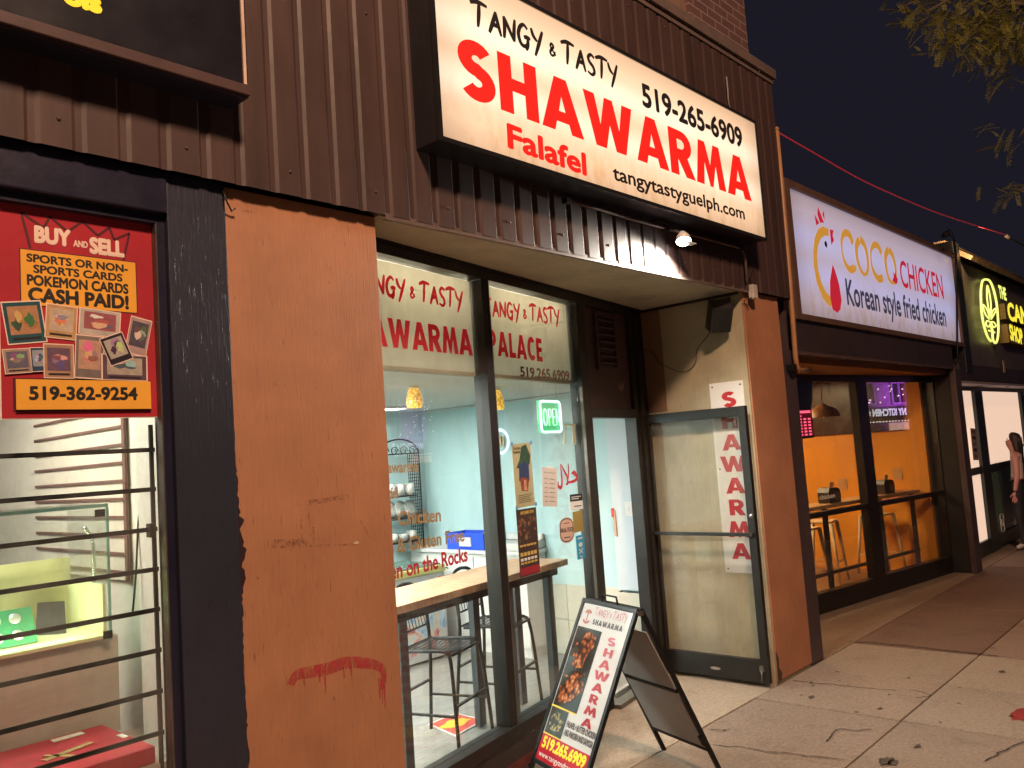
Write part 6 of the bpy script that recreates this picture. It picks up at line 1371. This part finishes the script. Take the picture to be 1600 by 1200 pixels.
# local frame: the person looks along +y (to the shop), x to their right
hips, knee = .90, .48
Vv = [(0, .01, .92), (0, .005, 1.08), (0, -.005, 1.24), (0, -.01, 1.35), (0, .0, 1.42), (0, .03, 1.50), (0, .035, 1.58),
      (.15, -.01, 1.335), (.215, -.02, 1.08), (.225, .03, .84), (-.15, -.01, 1.335), (-.215, -.02, 1.08), (-.225, .03, .84),
      (.085, .01, .86), (.095, .02, .48), (.10, -.01, .09), (-.085, .01, .86), (-.10, .03, .48), (-.11, .0, .09), (.10, .10, .04), (-.11, .11, .04)]
Ee = [(0, 1), (1, 2), (2, 3), (3, 4), (4, 5), (5, 6), (3, 7), (7, 8), (8, 9), (3, 10), (10, 11), (11, 12), (0, 13), (13, 14), (14, 15), (0, 16), (16, 17), (17, 18), (15, 19), (18, 20)]
Rr = [(.135, .10), (.105, .08), (.13, .09), (.11, .075), (.048, .05), (.07, .085), (.066, .08), .055, .038, .028, .055, .038, .028, .08, .055, .038, .08, .055, .038, .03, .03]
me = skin_mesh(Vv, Ee, Rr); body = bpy.data.objects.new('body', me); COL.objects.link(body); body.parent = PR; WM[body.name] = WM[PR.name]
skm = pm('skin', (.58, .26, .23), .5, .08, 6, fine=.02); topm = pm('pale_top', (.78, .62, .56), .7, .15, 8); jeans = pm('dark_jeans', (.022, .02, .028), .8, .3, 12); shoe = pm('white_shoe', (.65, .6, .55), .5)
for mm in (skm, topm, jeans, shoe): me.materials.append(mm)
for f in me.polygons:
    c = f.center
    f.material_index = 0
    if c.z < .10 and c.y > -.2: f.material_index = 3
    elif c.z < .99 and abs(c.x) < .19 : f.material_index = 2
    elif 1.03 < c.z < 1.36 and abs(c.x) < .155: f.material_index = 1
def child_mesh(b, name, mat, parent): return b.build(name, mat, parent, world=False)
# face bits, hands, hair
t = MB(); t.lathe([(0, .028), (.012, .012), (.016, 0)], (0, .082, 1.545), 10, (0, 1, -.15)); child_mesh(t, 'nose', skm, body)
t = MB()
for s in (-1, 1): t.lathe([(0, .008), (.010, .004), (.012, 0)], (s*.026, .076, 1.578), 10, (0, 1, 0))
child_mesh(t, 'eyes', M['ink'], body)
t = MB(); t.obox(Vector((0, .078, 1.505)), X3, Y3, Z3, .022, .006, .006, .002); child_mesh(t, 'mouth', pm('lips', (.4, .12, .12), .4), body)
for s in (-1, 1):
    hv, he, hr = [(s*.225, .03, .84), (s*.226, .04, .80), (s*.226, .045, .76)], [(0, 1), (1, 2)], [(.026, .02), (.036, .017), (.034, .015)]
    for k, ln in enumerate((.06, .07, .068, .052)):
        y = .018+.017*k; b0 = len(hv); hv += [(s*.226, y, .745), (s*.222, y+.004, .745-ln*.55), (s*.212, y+.006, .745-ln)]; he += [(2, b0), (b0, b0+1), (b0+1, b0+2)]; hr += [.0085, .008, .0065]
    b0 = len(hv); hv += [(s*.215, .085, .79), (s*.208, .095, .755)]; he += [(1, b0), (b0, b0+1)]; hr += [.0095, .008]
    hm = skin_mesh(hv, he, hr, 1); hm.materials.append(skm); ho = bpy.data.objects.new('hand', hm); COL.objects.link(ho); ho.parent = body
hv = [(0, .0, 1.64), (0, -.05, 1.60), (0, -.065, 1.48), (0, -.075, 1.34), (0, -.075, 1.22), (.06, -.02, 1.55), (.075, -.04, 1.42), (.07, -.05, 1.27), (-.06, -.02, 1.55), (-.075, -.04, 1.42), (-.07, -.05, 1.27), (0, .05, 1.655)]
hm = skin_mesh(hv, [(0, 1), (1, 2), (2, 3), (3, 4), (0, 5), (5, 6), (6, 7), (0, 8), (8, 9), (9, 10), (0, 11)], [(.085, .085), (.085, .075), (.08, .05), (.07, .035), (.05, .02), .05, .045, .025, .05, .045, .025, (.07, .05)], 2)
hm.materials.append(pm('dark_hair', (.028, .016, .012), .45, .4, 30, stretch=(4, 4, .3), bump=.4, bscale=60, bstretch=(4, 4, .3))); ho = bpy.data.objects.new('hair', hm); COL.objects.link(ho); ho.parent = body
t = MB(); t.box(-.15, .15, -.085, .10, .985, 1.005, .008); child_mesh(t, 'waistband', jeans, body)
